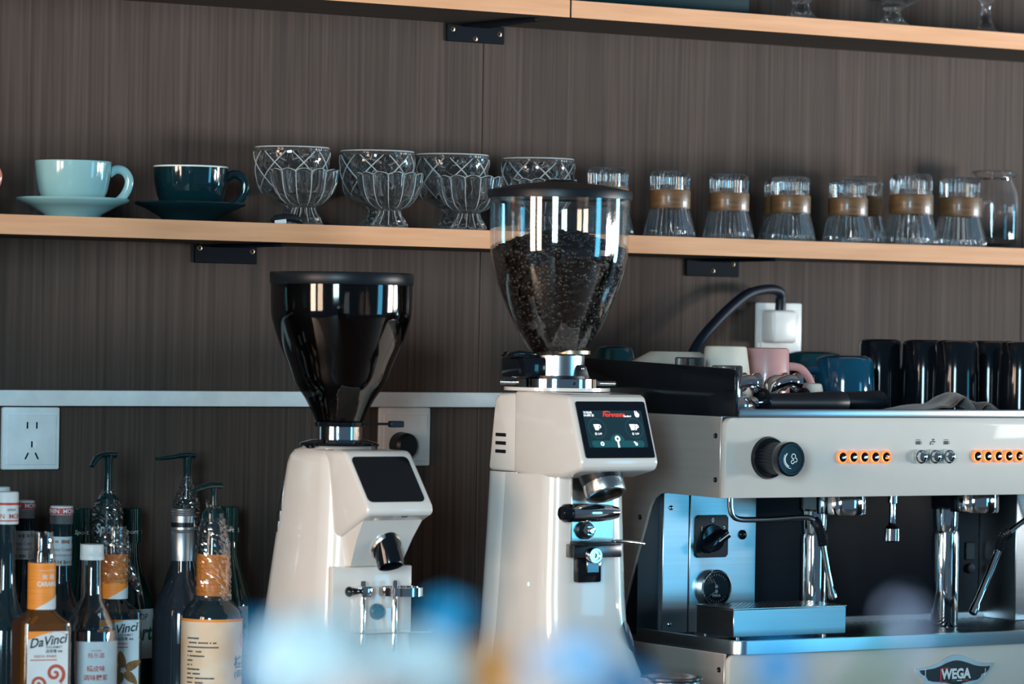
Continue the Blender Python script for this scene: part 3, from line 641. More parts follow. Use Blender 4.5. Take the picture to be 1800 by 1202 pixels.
b = nb(); box(b, -0.0420, 0.0085, -0.135, -0.100, 0.2610, 0.2660, 0.0015); obj('fork_arm', b, 'black', fk)
b = nb(); tube(b, [(0.012, -0.118, 0.2625), (0.018, -0.118, 0.2655), (0.045, -0.114, 0.2640), (0.070, -0.110, 0.2610)], [0.0022, 0.0028, 0.0028, 0.0026], 10, 4); obj('fork_pin', b, 'chrome', fk)
b = nb(); lathe(b, [(0, 0.0), (0.0105, 0.0), (0.0105, 0.008), (0.0095, 0.0095), (0.0070, 0.0095), (0.0065, 0.008), (0.0030, 0.008), (0.0025, 0.0055), (0, 0.0055)], 28, T(-0.014, -0.1125, 0.2475) @ FRONT); obj('fork_bolt', b, 'chrome', fk)
b = nb(); box(b, -0.0300, 0.0075, -0.104, -0.089, 0.2105, 0.2445, 0.003); sb = obj('fork_block', b, 'blackgloss', g)
b = nb(); box(b, -0.0170, 0.0025, -0.1055, -0.103, 0.2235, 0.2440, 0.001, 1); obj('slide_plate', b, 'darksteel', sb)
b = nb(); ball(b, (-0.0655, -0.040, 0.2055), 0.0040, 0.5, 1, 1, 12, 8); obj('power_led', b, 'led', g)
b = nb(); lathe(b, [(0, 0.0), (0.017, 0.0), (0.016, 0.002), (0, 0.003)], 28, T(0.0600, -0.0915, 0.137) @ rotz(45) @ rotx(72) @ Matrix.Diagonal((1, 1.3, 1, 1))); obj('foot_badge', b, 'navybadge', g)
# collar, ring and hopper
b = nb(); lathe(b, [(0, 0.4675), (0.0575, 0.4675), (0.0575, 0.4790), (0.052, 0.4800), (0, 0.4800)], 56); cn = obj('adjusting_ring', b, 'chrome', g)
for a in (-100, -32, 30, 90):
    b = nb(); lathe(b, [(0, 0.0572), (0.0022, 0.0572), (0.0022, 0.0580), (0, 0.0580)], 12, rotz(a) @ T(0, 0, 0.4735) @ roty(90)); obj('ring_hole', b, 'black', cn)
for dx, ln in ((1, 0.079), (-1, 0.077)):
    b = nb(); tube(b, [(dx * 0.055 * 0.843, -dx * 0.055 * 0.537, 0.4735), (dx * ln * 0.843, -dx * ln * 0.537, 0.4735)], 0.0032, 12); obj('ring_pin', b, 'satin', cn)
b = nb(); lathe(b, [(0, 0.4800), (0.0450, 0.4800), (0.0450, 0.4835), (0, 0.4835)], 48); obj('collar_seat', b, 'black', g)
b = nb(); lathe(b, [(0, 0.4830), (0.0365, 0.4830), (0.0365, 0.5105), (0.034, 0.5120), (0, 0.5120)], 56); obj('collar', b, 'satin', g)
b = nb(); box(b, -0.066, -0.028, -0.020, 0.040, 0.4800, 0.5085, 0.005); obj('collar_lock_housing', b, 'blackgloss', g)
b = nb(); prism(b, [(-0.040, 0.5140), (-0.068, 0.5165), (-0.078, 0.5150), (-0.086, 0.5075), (-0.075, 0.5085), (-0.066, 0.5100), (-0.040, 0.5090)], 'y', -0.012, 0.012, 0.0015); obj('lock_lever', b, 'blackgloss', g)
b = nb(); prism(b, [(0.003, 0.4800), (0.026, 0.4800), (0.021, 0.4955), (0.017, 0.4985), (0.013, 0.4985), (0.009, 0.4955)], 'y', -0.0400, -0.0335, 0.001); tg = obj('collar_tab', b, 'black', g)
b = nb(); ball(b, (0.0145, -0.0402, 0.4935), 0.0022, 1, 0.5, 1, 12, 8); obj('screw', b, 'chrome', tg)
HP = [(0.0340, 0.5120), (0.0420, 0.5220), (0.0565, 0.5450), (0.0715, 0.5760), (0.0835, 0.6060), (0.0905, 0.6320), (0.0935, 0.6520), (0.0945, 0.6850), (0.0950, 0.7250)]
HPs = [(v.x, v.z) for v in smooth_path([(r_, 0, z_) for r_, z_ in HP], 3)]
b = nb(); lathe(b, HPs + [(r_ - 0.0022, z_) for r_, z_ in HPs][::-1], 72, close=True); obj('hopper', b, 'hopper', g)
b = nb(); lathe(b, [(0, 0.7245), (0.0955, 0.7245), (0.0975, 0.7215), (0.0980, 0.7300), (0.0970, 0.7330), (0.060, 0.7405), (0.022, 0.7445), (0.019, 0.7475), (0, 0.7480)], 72); obj('hopper_lid', b, 'black', g)
b = nb(); lathe(b, [(0.0245, 0.5130), (0.0262, 0.5130), (0.0262, 0.5175), (0.0245, 0.5175)], 32, T(0.012, -0.014, 0), close=True); obj('shutter', b, 'brass', g)
fill((0, -0.45), HPs, 0.517, 0.652, 0.024, 1500, 430, 'coffee_beans', 'dark roasted coffee beans filling the clear hopper')

# ================================================================== SHORT GRINDER (tinted hopper)
G2 = Vector((-0.286, -0.36, 0))
g = thing('coffee_grinder', 'shorter white coffee grinder with smoky dark hopper and blank screen', 'coffee grinder', G2)
b = nb(); loft(b, [rsec(0.0770, -0.110, 0.115, 0.035, 0.012), rsec(0.0755, -0.104, 0.112, 0.036, 0.06), rsec(0.0690, -0.094, 0.100, 0.036, 0.165), rsec(0.0630, -0.090, 0.086, 0.036, 0.255), rsec(0.0590, -0.086, 0.074, 0.036, 0.322), rsec(0.0562, -0.082, 0.067, 0.036, 0.362), rsec(0.0545, -0.080, 0.063, 0.036, 0.373), rsec(0.050, -0.075, 0.057, 0.034, 0.3805), rsec(0.043, -0.068, 0.050, 0.030, 0.3835)]); bs = obj('body_shell', b, 'white', g)
for k in range(3):
    def sf(z, an):
        t = (z - 0.255) / 0.067; xh_, y1_ = 0.0630 - 0.004 * t, 0.086 - 0.012 * t; an = math.radians(an)
        return (-xh_ + 0.036 + 0.0362 * math.cos(an), y1_ - 0.036 + 0.0362 * math.sin(an), z)
    b = nb(); tube(b, [sf(0.338 - 0.014 * k, 156 - 2 * k), sf(0.318 - 0.014 * k, 160 - 2 * k), sf(0.298 - 0.014 * k, 171 - 2 * k)], [0.0007, 0.0019, 0.0010], 8, 6); obj('vent_groove', b, 'darksteel', bs)
b = nb(); loft(b, [rsec(0.080, -0.115, 0.120, 0.036, 0.0), rsec(0.080, -0.115, 0.120, 0.036, 0.012)]); obj('base_plate', b, 'black', g)
b = nb(); prism(b, [(-0.05, 0.3835), (-0.100, 0.3835), (-0.107, 0.3800), (-0.164, 0.3150), (-0.166, 0.3040), (-0.160, 0.3010), (-0.085, 0.2700), (-0.05, 0.29)], 'x', -0.0510, 0.0490, 0.0055, 3); obj('screen_visor', b, 'white', g)
# chin below the visor
def q4(x0, x1, y0, y1, z): return [(x0, y0, z), (x1, y0, z), (x1, y1, z), (x0, y1, z)]
b = nb(); loft(b, [q4(-0.040, 0.036, -0.104, -0.06, 0.2330), q4(-0.043, 0.041, -0.125, -0.06, 0.2700), q4(-0.046, 0.0445, -0.152, -0.06, 0.3040)]); ch = obj('chin', b, 'white', g, True, 20)
b = nb(); box(b, 0.004, 0.014, -0.1585, -0.150, 0.2990, 0.3030, 0.001, 1); obj('sensor', b, 'black', ch)
e0 = Vector((-0.001, -0.1075, 0.3795)); e1 = Vector((-0.001, -0.1640, 0.3150)); sv = (e0 - e1).normalized(); sn = Vector((0, -sv.z, sv.y)); sc1 = (e0 + e1) / 2 + Vector((-0.003, 0, 0))
sm = nb(); pts = rrect(-0.0425, 0.0425, -0.0375, 0.0375, 0.007, 5)
A = [sm.verts.new(scr(-0.001, sc1)(*p)) for p in pts]; B_ = [sm.verts.new(scr(0.0010, sc1)(*p)) for p in pts]
sm.faces.new(B_); [sm.faces.new((A[i], A[(i + 1) % len(A)], B_[(i + 1) % len(A)], B_[i])) for i in range(len(A))]
obj('touch_screen', sm, 'screen', g)
b = nb(); box(b, -0.0600, 0.0600, -0.0935, -0.080, 0.1480, 0.2320, 0.002); obj('front_plate', b, 'white', g)
spf = T(0.0045, -0.1185, 0.2585)
b = nb(); lathe(b, [(0.0170, -0.004), (0.0215, -0.004), (0.0218, 0.002), (0.0200, 0.0045), (0.0170, 0.0045)], 40, spf @ rotx(124), close=True); obj('spout_collar', b, 'satin', g)
b = nb(); lathe(b, [(0, -0.010), (0.0176, -0.010), (0.0174, 0.030), (0.0168, 0.0315), (0.0150, 0.0310), (0.0150, 0.010), (0, 0.008)], 40, spf @ T(0, -0.001, 0.004) @ rotx(156)); obj('spout', b, 'blackgloss', g)
for x in (-0.0225, 0.0255):
    b = nb(); tube(b, [(x, -0.108, 0.120), (x, -0.108, 0.2125), (x, -0.108, 0.2140)], [0.0042, 0.0042, 0.0034], 16); obj('fork_post', b, 'chrome', g)
b = nb(); ringy = [(0.0, -0.0, 0)]
lathe(b, [(0.0250, 0.1955), (0.0290, 0.1955), (0.0290, 0.2065), (0.0250, 0.2065)], 40, T(0.024, -0.126, 0), close=True); obj('portafilter_fork', b, 'chrome', g)
b = nb(); box(b, -0.0290, -0.0130, -0.118, -0.100, 0.1930, 0.2080, 0.003); obj('fork_clamp', b, 'chrome', g)
b = nb(); tube(b, [(-0.028, -0.108, 0.2005), (-0.043, -0.108, 0.2005)], [0.003, 0.0062], 14); ball(b, (-0.0435, -0.108, 0.2005), 0.0068, 0.8, 1, 1); obj('clamp_knob', b, 'blackgloss', g)
b = nb(); lathe(b, [(0, 0), (0.0105, 0), (0.0105, 0.006), (0.008, 0.0105), (0.007, 0.0105), (0.006, 0.009), (0, 0.009)], 28, T(0.0060, -0.0930, 0.1725) @ FRONT); obj('push_button', b, 'btnreflection', g)
b = nb(); box(b, -0.045, 0.060, -0.150, -0.090, 0.1480, 0.1500, 0.0008, 1); tube(b, [(0.060, -0.140, 0.149), (0.069, -0.140, 0.149)], 0.003, 10); obj('catch_tray', b, 'chrome', g)
b = nb(); lathe(b, [(0, 0.3830), (0.0480, 0.3830), (0.0500, 0.3870), (0, 0.3870)], 48); obj('top_ring', b, 'chrome', g)
b = nb(); lathe(b, [(0, 0.3870), (0.0540, 0.3870), (0.0520, 0.3905), (0.038, 0.3945), (0, 0.3965)], 48); obj('top_dome', b, 'blackgloss', g)
b = nb(); lathe(b, [(0, 0.3950), (0.0300, 0.3950), (0.0300, 0.4120), (0, 0.4120)], 48); obj('collar', b, 'chrome', g)
b = nb(); lathe(b, [(0, 0.4120), (0.0330, 0.4120), (0.0335, 0.4180), (0, 0.4180)], 48); obj('collar_ring', b, 'blackgloss', g)
b = nb(); tube(b, [(0.020, -0.026, 0.4160), (0.064, -0.026, 0.4160)], 0.0017, 8); box(b, 0.062, 0.082, -0.031, -0.021, 0.4115, 0.4200, 0.001, 1); obj('shutter_pull', b, 'black', g)
HP2 = [(0.0305, 0.4160), (0.0365, 0.4300), (0.0465, 0.4490), (0.0590, 0.4680), (0.0695, 0.4940), (0.0810, 0.5200), (0.0905, 0.5490), (0.0935, 0.5650), (0.0945, 0.6000)]
HP2s = [(v.x, v.z) for v in smooth_path([(r_, 0, z_) for r_, z_ in HP2], 3)]
b = nb(); lathe(b, HP2s + [(r_ - 0.0022, z_) for r_, z_ in HP2s][::-1], 72, close=True); obj('hopper', b, 'tinted', g)
b = nb(); lathe(b, [(0, 0.6010), (0.0945, 0.6000), (0.0955, 0.6020), (0.0960, 0.6140), (0.0945, 0.6165), (0, 0.6175)], 72); obj('hopper_lid', b, 'black', g)
b = nb(); box(b, -0.028, 0.028, -0.006, 0.006, 0.419, 0.468, 0.001, 1); obj('hopper_divider', b, 'tinted', g)
fill((-0.286, -0.36), HP2s, 0.420, 0.448, 0.004, 150, 90, 'coffee_beans', 'few dark coffee beans left in the bottom of the smoky hopper')

# ================================================================== ESPRESSO MACHINE
ML = Vector((0.575, -0.30, 0)); OFF = -ML
em = thing('espresso_machine', 'two-group espresso machine with cream panels, glowing buttons and steam wands', 'espresso machine', ML)
side = [(-0.535, 0.4305), (-0.535, 0.3195), (-0.410, 0.3205), (-0.392, 0.3190), (-0.379, 0.3120), (-0.370, 0.300), (-0.357, 0.270), (-0.339, 0.230), (-0.312, 0.160), (-0.296, 0.1085), (-0.552, 0.1085), (-0.552, 0.030), (-0.05, 0.030), (-0.05, 0.4305)]
for x0, x1 in ((0.2115, 0.2155), (0.9355, 0.9395)):
    b = nb(); prism(b, side, 'x', x0, x1, 0.0006, 1); o = obj('side_panel', b, 'beige', em)
    xs = x0 if x0 < 0.5 else x1
    for y, z in ((-0.5245, 0.404), (-0.5255, 0.344), (-0.346, 0.284), (-0.541, 0.086)):
        b = nb(); lathe(b, [(0.0012, 0.0008), (0.002, 0.0016), (0.0034, 0.0016), (0.0040, 0.0)], 14, T(xs, y, z) @ roty(-90 if x0 < 0.5 else 90)); obj('screw', b, 'darksteel', o)
def rr_open(x0, x1, z0, z1, r):
    return rrect(x0, x1, z0, z1, r, 5)
b = nb(); prism(b, [(0.2135, 0.3195), (0.9375, 0.3195)] + [p for p in rrect(0.2135, 0.9375, 0.30, 0.4295, 0.012, 5)[:12]], 'y', -0.546, -0.535, 0.0012, 2); fp = obj('control_panel', b, 'whitecool', em)
b = nb(); box(b, 0.2160, 0.9350, -0.535, -0.055, 0.3225, 0.4285); obj('boiler_case', b, 'darksteel', em)
b = nb(); box(b, 0.2340, 0.9375, -0.5465, -0.530, 0.4300, 0.4410, 0.0015); obj('front_rail', b, 'steel', em)
b = nb(); box(b, 0.2160, 0.9350, -0.530, -0.055, 0.4287, 0.4325); obj('cup_tray', b, 'darksteel', em)
guard = [(-0.568, 0.4310), (-0.568, 0.4870), (-0.562, 0.4945), (-0.552, 0.4965), (-0.10, 0.5085), (-0.09, 0.5040), (-0.09, 0.4310)]
for x0 in (0.2120, 0.9350):
    b = nb(); prism(b, guard, 'x', x0, x0 + 0.005, 0.001, 2); obj('side_guard', b, 'blackgloss', em)
b = nb(); box(b, 0.2160, 0.9350, -0.250, -0.055, 0.030, 0.3230); obj('rear_case', b, 'darksteel', em)
b = nb(); box(b, 0.2160, 0.2550, -0.335, -0.250, 0.118, 0.3225); obj('void_shade_block', b, 'black', em)  # black block puts the shade of the open void into colour
b = nb(); box(b, 0.2550, 0.3000, -0.340, -0.250, 0.118, 0.3225, 0.0012, 1); p1 = obj('left_cheek', b, 'steel', em)
b = nb(); box(b, 0.3012, 0.4180, -0.340, -0.250, 0.118, 0.3225, 0.0012, 1); pod = obj('switch_panel', b, 'steel', em)
b = nb(); box(b, 0.9040, 0.9350, -0.340, -0.250, 0.118, 0.3225, 0.0012, 1); obj('right_cheek', b, 'steel', em)
b = nb(); box(b, 0.4185, 0.9035, -0.254, -0.250, 0.118, 0.3225, 0.0008, 1); bp = obj('splash_plate', b, 'splash', em)
b = nb(); box(b, 0.876, 0.894, -0.257, -0.254, 0.205, 0.232, 0.001, 1); lathe(b, [(0, 0), (0.008, 0), (0.007, 0.006), (0, 0.007)], 20, T(0.885, -0.254, 0.192) @ FRONT); obj('inlet_cover', b, 'black', bp)
for z in (0.296, 0.131):
    b = nb(); ball(b, (0.268, -0.3405, z), 0.0035, 1, 0.6, 1, 12, 8); obj('screw', b, 'chrome', p1)
# lower base
b = nb(); prism(b, [(0.2135, 0.030), (0.9375, 0.030)] + [p for p in rrect(0.2135, 0.9375, 0.0, 0.1075, 0.012, 5)[:12]], 'y', -0.562, -0.552, 0.0012, 2); lp = obj('base_panel', b, 'whitecool', em)
b = nb(); box(b, 0.2160, 0.9350, -0.552, -0.252, 0.030, 0.108); obj('base_case', b, 'dark', em)
for x in (0.25, 0.90):
    for y in (-0.52, -0.09):
        b = nb(); lathe(b, [(0, 0), (0.022, 0), (0.020, 0.03), (0, 0.03)], 20, T(x, y, 0)); obj('foot', b, 'black', em)
# drip tray: rounded steel rim and dark grate
b = nb(); o_ = rrect(0.2180, 0.9340, -0.572, -0.256, 0.018, 6); i_ = rrect(0.2300, 0.9220, -0.560, -0.268, 0.012, 6)
prof = [(o_, 0.1085), (o_, 0.1240), ([(p[0] * 0.9985 + 0.0009, p[1] * 0.9985 - 0.0006) for p in o_], 0.1262), (i_, 0.1262), (i_, 0.1100)]
loft(b, [[(p[0], p[1], z) for p in s] for s, z in prof], caps=False); dt = obj('drip_tray_rim', b, 'steel', em)
b = nb(); box(b, 0.2290, 0.9230, -0.561, -0.267, 0.1086, 0.1110); obj('drip_tray_floor', b, 'black', em)
for k in range(46):
    x = 0.236 + k * 0.0148
    b = nb(); box(b, x, x + 0.0075, -0.559, -0.269, 0.1140, 0.1180, 0.0006, 1); obj('grate_bar', b, 'darksteel', dt)
# steam knob
kx, kz = 0.283, 0.3745
b = nb(); lathe(b, [(0, 0), (0.0280, 0), (0.0295, 0.003), (0.0275, 0.008), (0.020, 0.010), (0, 0.010)], 40, T(kx, -0.546, kz) @ FRONT); kb = obj('steam_knob', b, 'blackgloss', em)
b = nb(); lathe(b, [(0.0215, 0.009), (0.0215, 0.040), (0, 0.040)], 96, T(kx, -0.546, kz) @ FRONT, lambda r_, z, a, i: (r_ * (1 + 0.025 * (1 if math.cos(32 * a) > 0 else -1)), z)); obj('knob_grip', b, 'black', kb)
b = nb(); lathe(b, [(0.0225, 0.039), (0.0238, 0.042), (0.0236, 0.054), (0.0215, 0.0565), (0.0185, 0.0565), (0.0180, 0.0555), (0, 0.0555)], 48, T(kx, -0.546, kz) @ FRONT); obj('knob_cap', b, 'blackgloss', kb)
kp = wall_at(kx, -0.6022, kz); b = nb()
ringshape(b, kp, 0.0095, 0.0112, -0.001, 0, 20, 130, 250); ringshape(b, kp, 0.0120, 0.0128, -0.001, 0, 20, 150, 270)
for cx, cy, r_ in ((0.003, 0.004, 0.0038), (0.006, -0.001, 0.0034), (0.0015, -0.0035, 0.003)): ringshape(b, kp, r_ - 0.0011, r_, cx, cy, 16)
obj('steam_symbol', b, 'whiteprint', kb)
# illuminated buttons
def lit_button(x, z, kind):
    b = nb(); lathe(b, [(0.0066, 0.0), (0.0092, 0.0), (0.0092, 0.0026), (0.0085, 0.0038), (0.0066, 0.0034)], 28, T(x, -0.546, z) @ FRONT, close=True); o = obj('button_ring', b, 'glow', fp)
    b = nb(); lathe(b, [(0.0067, 0.0), (0.0067, 0.0030), (0.0050, 0.0042), (0, 0.0048)], 24, T(x, -0.546, z) @ FRONT); obj('button_dome', b, 'blackgloss', o)
    p = wall_at(x, -0.5512, z); b = nb()
    if kind < 4: shape(b, p, [(-0.0028, -0.0018), (0.0028, -0.0018), (0.0028, 0.0004), (-0.0028, 0.0004)])
    if kind in (1, 2): shape(b, p, [(-0.0016, 0.0008), (0.0028, 0.0008), (0.0028, 0.0016), (-0.0016, 0.0016)])
    if kind == 4: shape(b, p, [(-0.0032, -0.0028), (0.0032, -0.0028), (0.0036, -0.0004), (-0.0036, -0.0004)]); shape(b, p, [(-0.0024, 0.0010), (0.0024, 0.0010), (0.0012, 0.0022), (-0.0012, 0.0022)])
    obj('button_symbol', b, 'glow' if kind == 4 else 'satin', o)
for k in range(5): lit_button(0.4115 + 0.01915 * k, 0.3748, k)
for k in range(5): lit_button(0.6535 + 0.01920 * k, 0.3750, k)
for k in range(3):
    x = 0.5475 + 0.0253 * k
    b = nb(); lathe(b, [(0, 0), (0.0100, 0), (0.0104, 0.002), (0.0098, 0.007), (0.0085, 0.0078), (0.0080, 0.0078), (0.0070, 0.0125), (0.004, 0.0148), (0, 0.0152)], 32, T(x, -0.546, 0.3750) @ FRONT); o = obj('chrome_button', b, 'chrome', fp)
    p = wall_at(x - 0.0005, -0.5465, 0.3955); b = nb()
    if k != 1:
        shape(b, p, [(-0.0050, -0.0036), (0.0032, -0.0036), (0.0032, 0.0012), (-0.0050, 0.0012)]); ringshape(b, p, 0.0016, 0.0023, 0.0036, -0.001, 10, -90, 90); shape(b, p, [(-0.0050, 0.0024), (0.0032, 0.0024), (0.0032, 0.0034), (-0.0050, 0.0034)])
    else:
        shape(b, p, [(-0.0030, -0.0006), (0.0050, -0.0006), (0.0050, 0.0010), (-0.0030, 0.0010)]); shape(b, p, [(-0.0048, -0.0042), (-0.0030, -0.0042), (-0.0026, 0.0006), (-0.0044, -0.0004)]); shape(b, p, [(0.0006, 0.0010), (0.0018, 0.0010), (0.0018, 0.0040), (0.0006, 0.0040)]); shape(b, p, [(-0.0012, 0.0030), (0.0036, 0.0030), (0.0036, 0.0042), (-0.0012, 0.0042)]); shape(b, p, [(-0.0020, -0.0034), (0.0030, -0.0034), (0.0030, -0.0024), (-0.0020, -0.0024)])
    obj('button_symbol', b, 'ink', o)
# brew groups and the chrome columns behind them
for gx in (0.4790, 0.7220):
    b = nb(); lathe(b, [(0.0315, 0.2905), (0.0345, 0.2905), (0.0355, 0.2930), (0.0355, 0.3160), (0.0330, 0.3225), (0, 0.3225), (0, 0.3000), (0.0315, 0.2960)], 56, T(gx, -0.460, 0), close=True); gr_ = obj('brew_group', b, 'chrome', em)
    b = nb(); lathe(b, [(0, 0.297), (0.0312, 0.297), (0.0312, 0.299), (0, 0.299)], 40, T(gx, -0.460, 0)); obj('shower_screen', b, 'darksteel', gr_)
    b = nb(); lathe(b, [(0, 0.2915), (0.0270, 0.2915), (0.0275, 0.3225), (0, 0.3225)], 32, T(gx + 0.010, -0.392, 0)); box(b, gx - 0.020, gx + 0.034, -0.45, -0.392, 0.2950, 0.3225); obj('group_neck', b, 'blackgloss', gr_)
    cx = gx + 0.0125
    b = nb(); lathe(b, [(0, 0.1185), (0.0192, 0.1185), (0.0200, 0.1215), (0.0200, 0.2520), (0.0190, 0.2580), (0, 0.2580)], 40, T(cx, -0.380, 0)); c_ = obj('chrome_column', b, 'chrome', em)
    b = nb(); lathe(b, [(0.0170, 0.2575), (0.0185, 0.2680), (0.0192, 0.2925), (0, 0.2925)], 40, T(cx, -0.380, 0), lambda r_, z, a, i: (r_ * (1 - 0.05 * abs(math.sin(4 * a))), z)); obj('column_head', b, 'chrome', c_)
# steam wands
b = nb(); tube(b, [(0.2550, -0.5, 0.3225), (0.2555, -0.5, 0.305), (0.2600, -0.5, 0.2935), (0.2720, -0.5, 0.2880), (0.300, -0.5, 0.2870), (0.330, -0.5, 0.2872), (0.370, -0.5, 0.2890), (0.3930, -0.5, 0.2880), (0.4040, -0.5, 0.281)], 0.0040, 14, 6); sw = obj('steam_wand', b, 'chrome', em)
b = nb(); P_ = smooth_path([(0.4000, -0.5, 0.2850), (0.4085, -0.5, 0.2760), (0.4140, -0.5, 0.2620), (0.4165, -0.5, 0.2490)], 8)
tube(b, P_, [0.0075 if k % 2 else 0.0060 for k in range(len(P_))], 12); obj('rubber_sleeve', b, 'black', sw)
b = nb(); tube(b, [(0.4160, -0.5, 0.2520), (0.4255, -0.5, 0.2120), (0.4320, -0.5, 0.1880), (0.4335, -0.5, 0.1820), (0.4355, -0.5, 0.1760), (0.4362, -0.5, 0.1735)], [0.0042, 0.0042, 0.0042, 0.0062, 0.0062, 0.004], 14); obj('wand_tip', b, 'chrome', sw)
b = nb(); tube(b, [(0.862, -0.5, 0.3225), (0.861, -0.5, 0.312), (0.850, -0.5, 0.305), (0.820, -0.5, 0.296), (0.782, -0.5, 0.2785), (0.748, -0.5, 0.2585)], 0.0040, 14, 5); sw = obj('steam_wand', b, 'chrome', em)
b = nb(); P_ = smooth_path([(0.7540, -0.5, 0.2620), (0.7440, -0.5, 0.2560), (0.7380, -0.5, 0.2450), (0.7350, -0.5, 0.2360)], 8)
tube(b, P_, [0.0078 if k % 2 else 0.0064 for k in range(len(P_))], 12); obj('rubber_sleeve', b, 'black', sw)
b = nb(); tube(b, [(0.7360, -0.5, 0.2390), (0.7200, -0.5, 0.2060), (0.6960, -0.5, 0.1620), (0.6940, -0.5, 0.1570), (0.6890, -0.5, 0.1470), (0.6880, -0.5, 0.1450)], [0.0052, 0.0052, 0.0048, 0.0066, 0.0066, 0.004], 14); obj('wand_tip', b, 'chrome', sw)
b = nb(); lathe(b, [(0, 0.3225), (0.0068, 0.3225), (0.0068, 0.3060), (0.0045, 0.3050), (0.0045, 0.2790), (0.0065, 0.2740), (0.0105, 0.2690), (0.0105, 0.2520), (0.0080, 0.2500), (0, 0.2500)], 28, T(0.5630, -0.470, 0)); obj('hot_water_tap', b, 'chrome', em)
# rotary switch, lamp and pressure gauge
b = nb(); prism(b, [(0.3100 + 0.004, 0.2245), (0.3665 - 0.004, 0.2245), (0.3665, 0.2285), (0.3665, 0.2810), (0.3625, 0.2850), (0.3140, 0.2850), (0.3100, 0.2810), (0.3100, 0.2285)], 'y', -0.3435, -0.3400, 0.0006, 1); rs = obj('rotary_switch', b, 'black', em)
b = nb(); lathe(b, [(0, 0), (0.0200, 0), (0.0190, 0.004), (0, 0.005)], 32, T(0.3385, -0.3435, 0.2520) @ FRONT); box(b, -0.024, 0.021, -0.0175, 0.0, -0.0065, 0.0065, 0.002, 2, T(0.3375, -0.3450, 0.2490) @ roty(-32)); sk = obj('switch_knob', b, 'blackgloss', rs)
wp = wall_at(0.3385, -0.3439, 0.2530); b = nb()
text(b, '0', 0.0090, lambda u, v: wp(0.0 + u, 0.0245 + v)); text(b, '1', 0.0090, lambda u, v: wp(-0.0190 + u, 0.0125 + v)); text(b, '2', 0.0090, lambda u, v: wp(0.0200 + u, 0.0125 + v)); obj('switch_numerals', b, 'whiteprint', rs)
b = nb(); box(b, -0.001, 0.020, -0.0182, -0.0170, -0.0007, 0.0007, 0, 1, T(0.3375, -0.3450, 0.2490) @ roty(-32)); obj('pointer_line', b, 'whiteprint', sk)
b = nb(); ball(b, (0.3935, -0.341, 0.2560), 0.0070, 1, 0.6, 1); obj('indicator_lamp', b, 'blackgloss', em)
gp = T(0.3425, -0.340, 0.1810) @ FRONT
b = nb(); lathe(b, [(0, 0), (0.0265, 0), (0.0265, 0.010), (0.0250, 0.0115), (0.0238, 0.0115), (0.0232, 0.0085), (0, 0.0085)], 48, gp); ga = obj('pressure_gauge', b, 'chrome', em)
b = nb(); lathe(b, [(0, 0.0088), (0.0230, 0.0088), (0.0230, 0.0094), (0, 0.0094)], 40, gp); obj('gauge_dial', b, 'blackgloss', ga)
p = wall_at(0.3425, -0.3497, 0.1810); b = nb()
for cx, cy, a, ln in ((0.0, 0.0025, 118, 0.015), (0.0, -0.0045, 205, 0.016)):
    ca, sa_ = math.cos(math.radians(a)), math.sin(math.radians(a)); disc(b, p, 0.0026, cx, cy, 14)
    shape(b, p, [(cx - sa_ * 0.0006, cy + ca * 0.0006), (cx + ca * ln, cy + sa_ * ln), (cx + sa_ * 0.0006, cy - ca * 0.0006)])
for k in range(9):
    a = math.radians(40 + 100 * k / 8); shape(b, p, [(math.cos(a) * 0.0180 - 0.0003, math.sin(a) * 0.018), (math.cos(a) * 0.0180 + 0.0003, math.sin(a) * 0.018), (math.cos(a) * 0.0205 + 0.0003, math.sin(a) * 0.0205), (math.cos(a) * 0.0205 - 0.0003, math.sin(a) * 0.0205)])
    a = -a; shape(b, p, [(math.cos(a) * 0.0180 - 0.0003, math.sin(a) * 0.018), (math.cos(a) * 0.0180 + 0.0003, math.sin(a) * 0.018), (math.cos(a) * 0.0205 + 0.0003, math.sin(a) * 0.0205), (math.cos(a) * 0.0205 - 0.0003, math.sin(a) * 0.0205)])
text(b, 'WEGA', 0.0048, lambda u, v: p(u, -0.0105 + v), bold=0.03); obj('gauge_print', b, 'greyprint', ga)
# emblem on the base panel
def emb(px, py): return (0.606 + (px - 1663) * 0.00103, 0.0720 + (1177 - py) * 0.00082 - (px - 1663) * 0.00003)
outl = [(1592, 1172.5), (1605, 1171), (1620, 1168), (1633, 1162), (1645, 1154), (1656, 1149.3), (1664, 1148), (1673, 1149.5), (1685, 1154), (1698, 1160), (1710, 1163), (1722, 1163.5), (1729, 1162), (1727.5, 1170), (1722, 1178), (1713, 1183), (1710, 1192), (1704, 1197), (1690, 1200), (1676, 1205), (1664, 1212), (1650, 1206), (1635, 1202), (1618, 1201), (1609, 1198), (1605, 1189), (1597, 1183), (1594, 1178)]
cx, cy = 1662, 1180
inl = [(cx + (x - cx) * 0.90, cy + (y - cy) * 0.70 + (0.5 if y < cy else 0)) for x, y in outl]
b = nb(); prism(b, [emb(*q) for q in outl], 'y', -0.5655, -0.5620, 0.0006, 1); eb = obj('emblem', b, 'bright', em)
b = nb(); prism(b, [emb(*q) for q in inl], 'y', -0.5664, -0.5650); obj('emblem_field', b, 'ink', eb)
for xa in (1608.5, 1714.0):
    b = nb(); pa, pb = emb(xa, 1172), emb(xa + 0.5, 1186); box(b, pa[0] - 0.0006, pa[0] + 0.0006, -0.5670, -0.5660, pb[1], pa[1]); obj('emblem_bar', b, 'bright', eb)
ep = wall_at(*[emb(1662, 1182)[0], -0.5668, emb(1662, 1182)[1]])
b = nb(); text(b, 'WEGA', 0.0192, lambda u, v: ep(u, v), bold=0.045, sx=0.92); obj('emblem_lettering', b, 'whiteprint', eb)
b = nb(); 
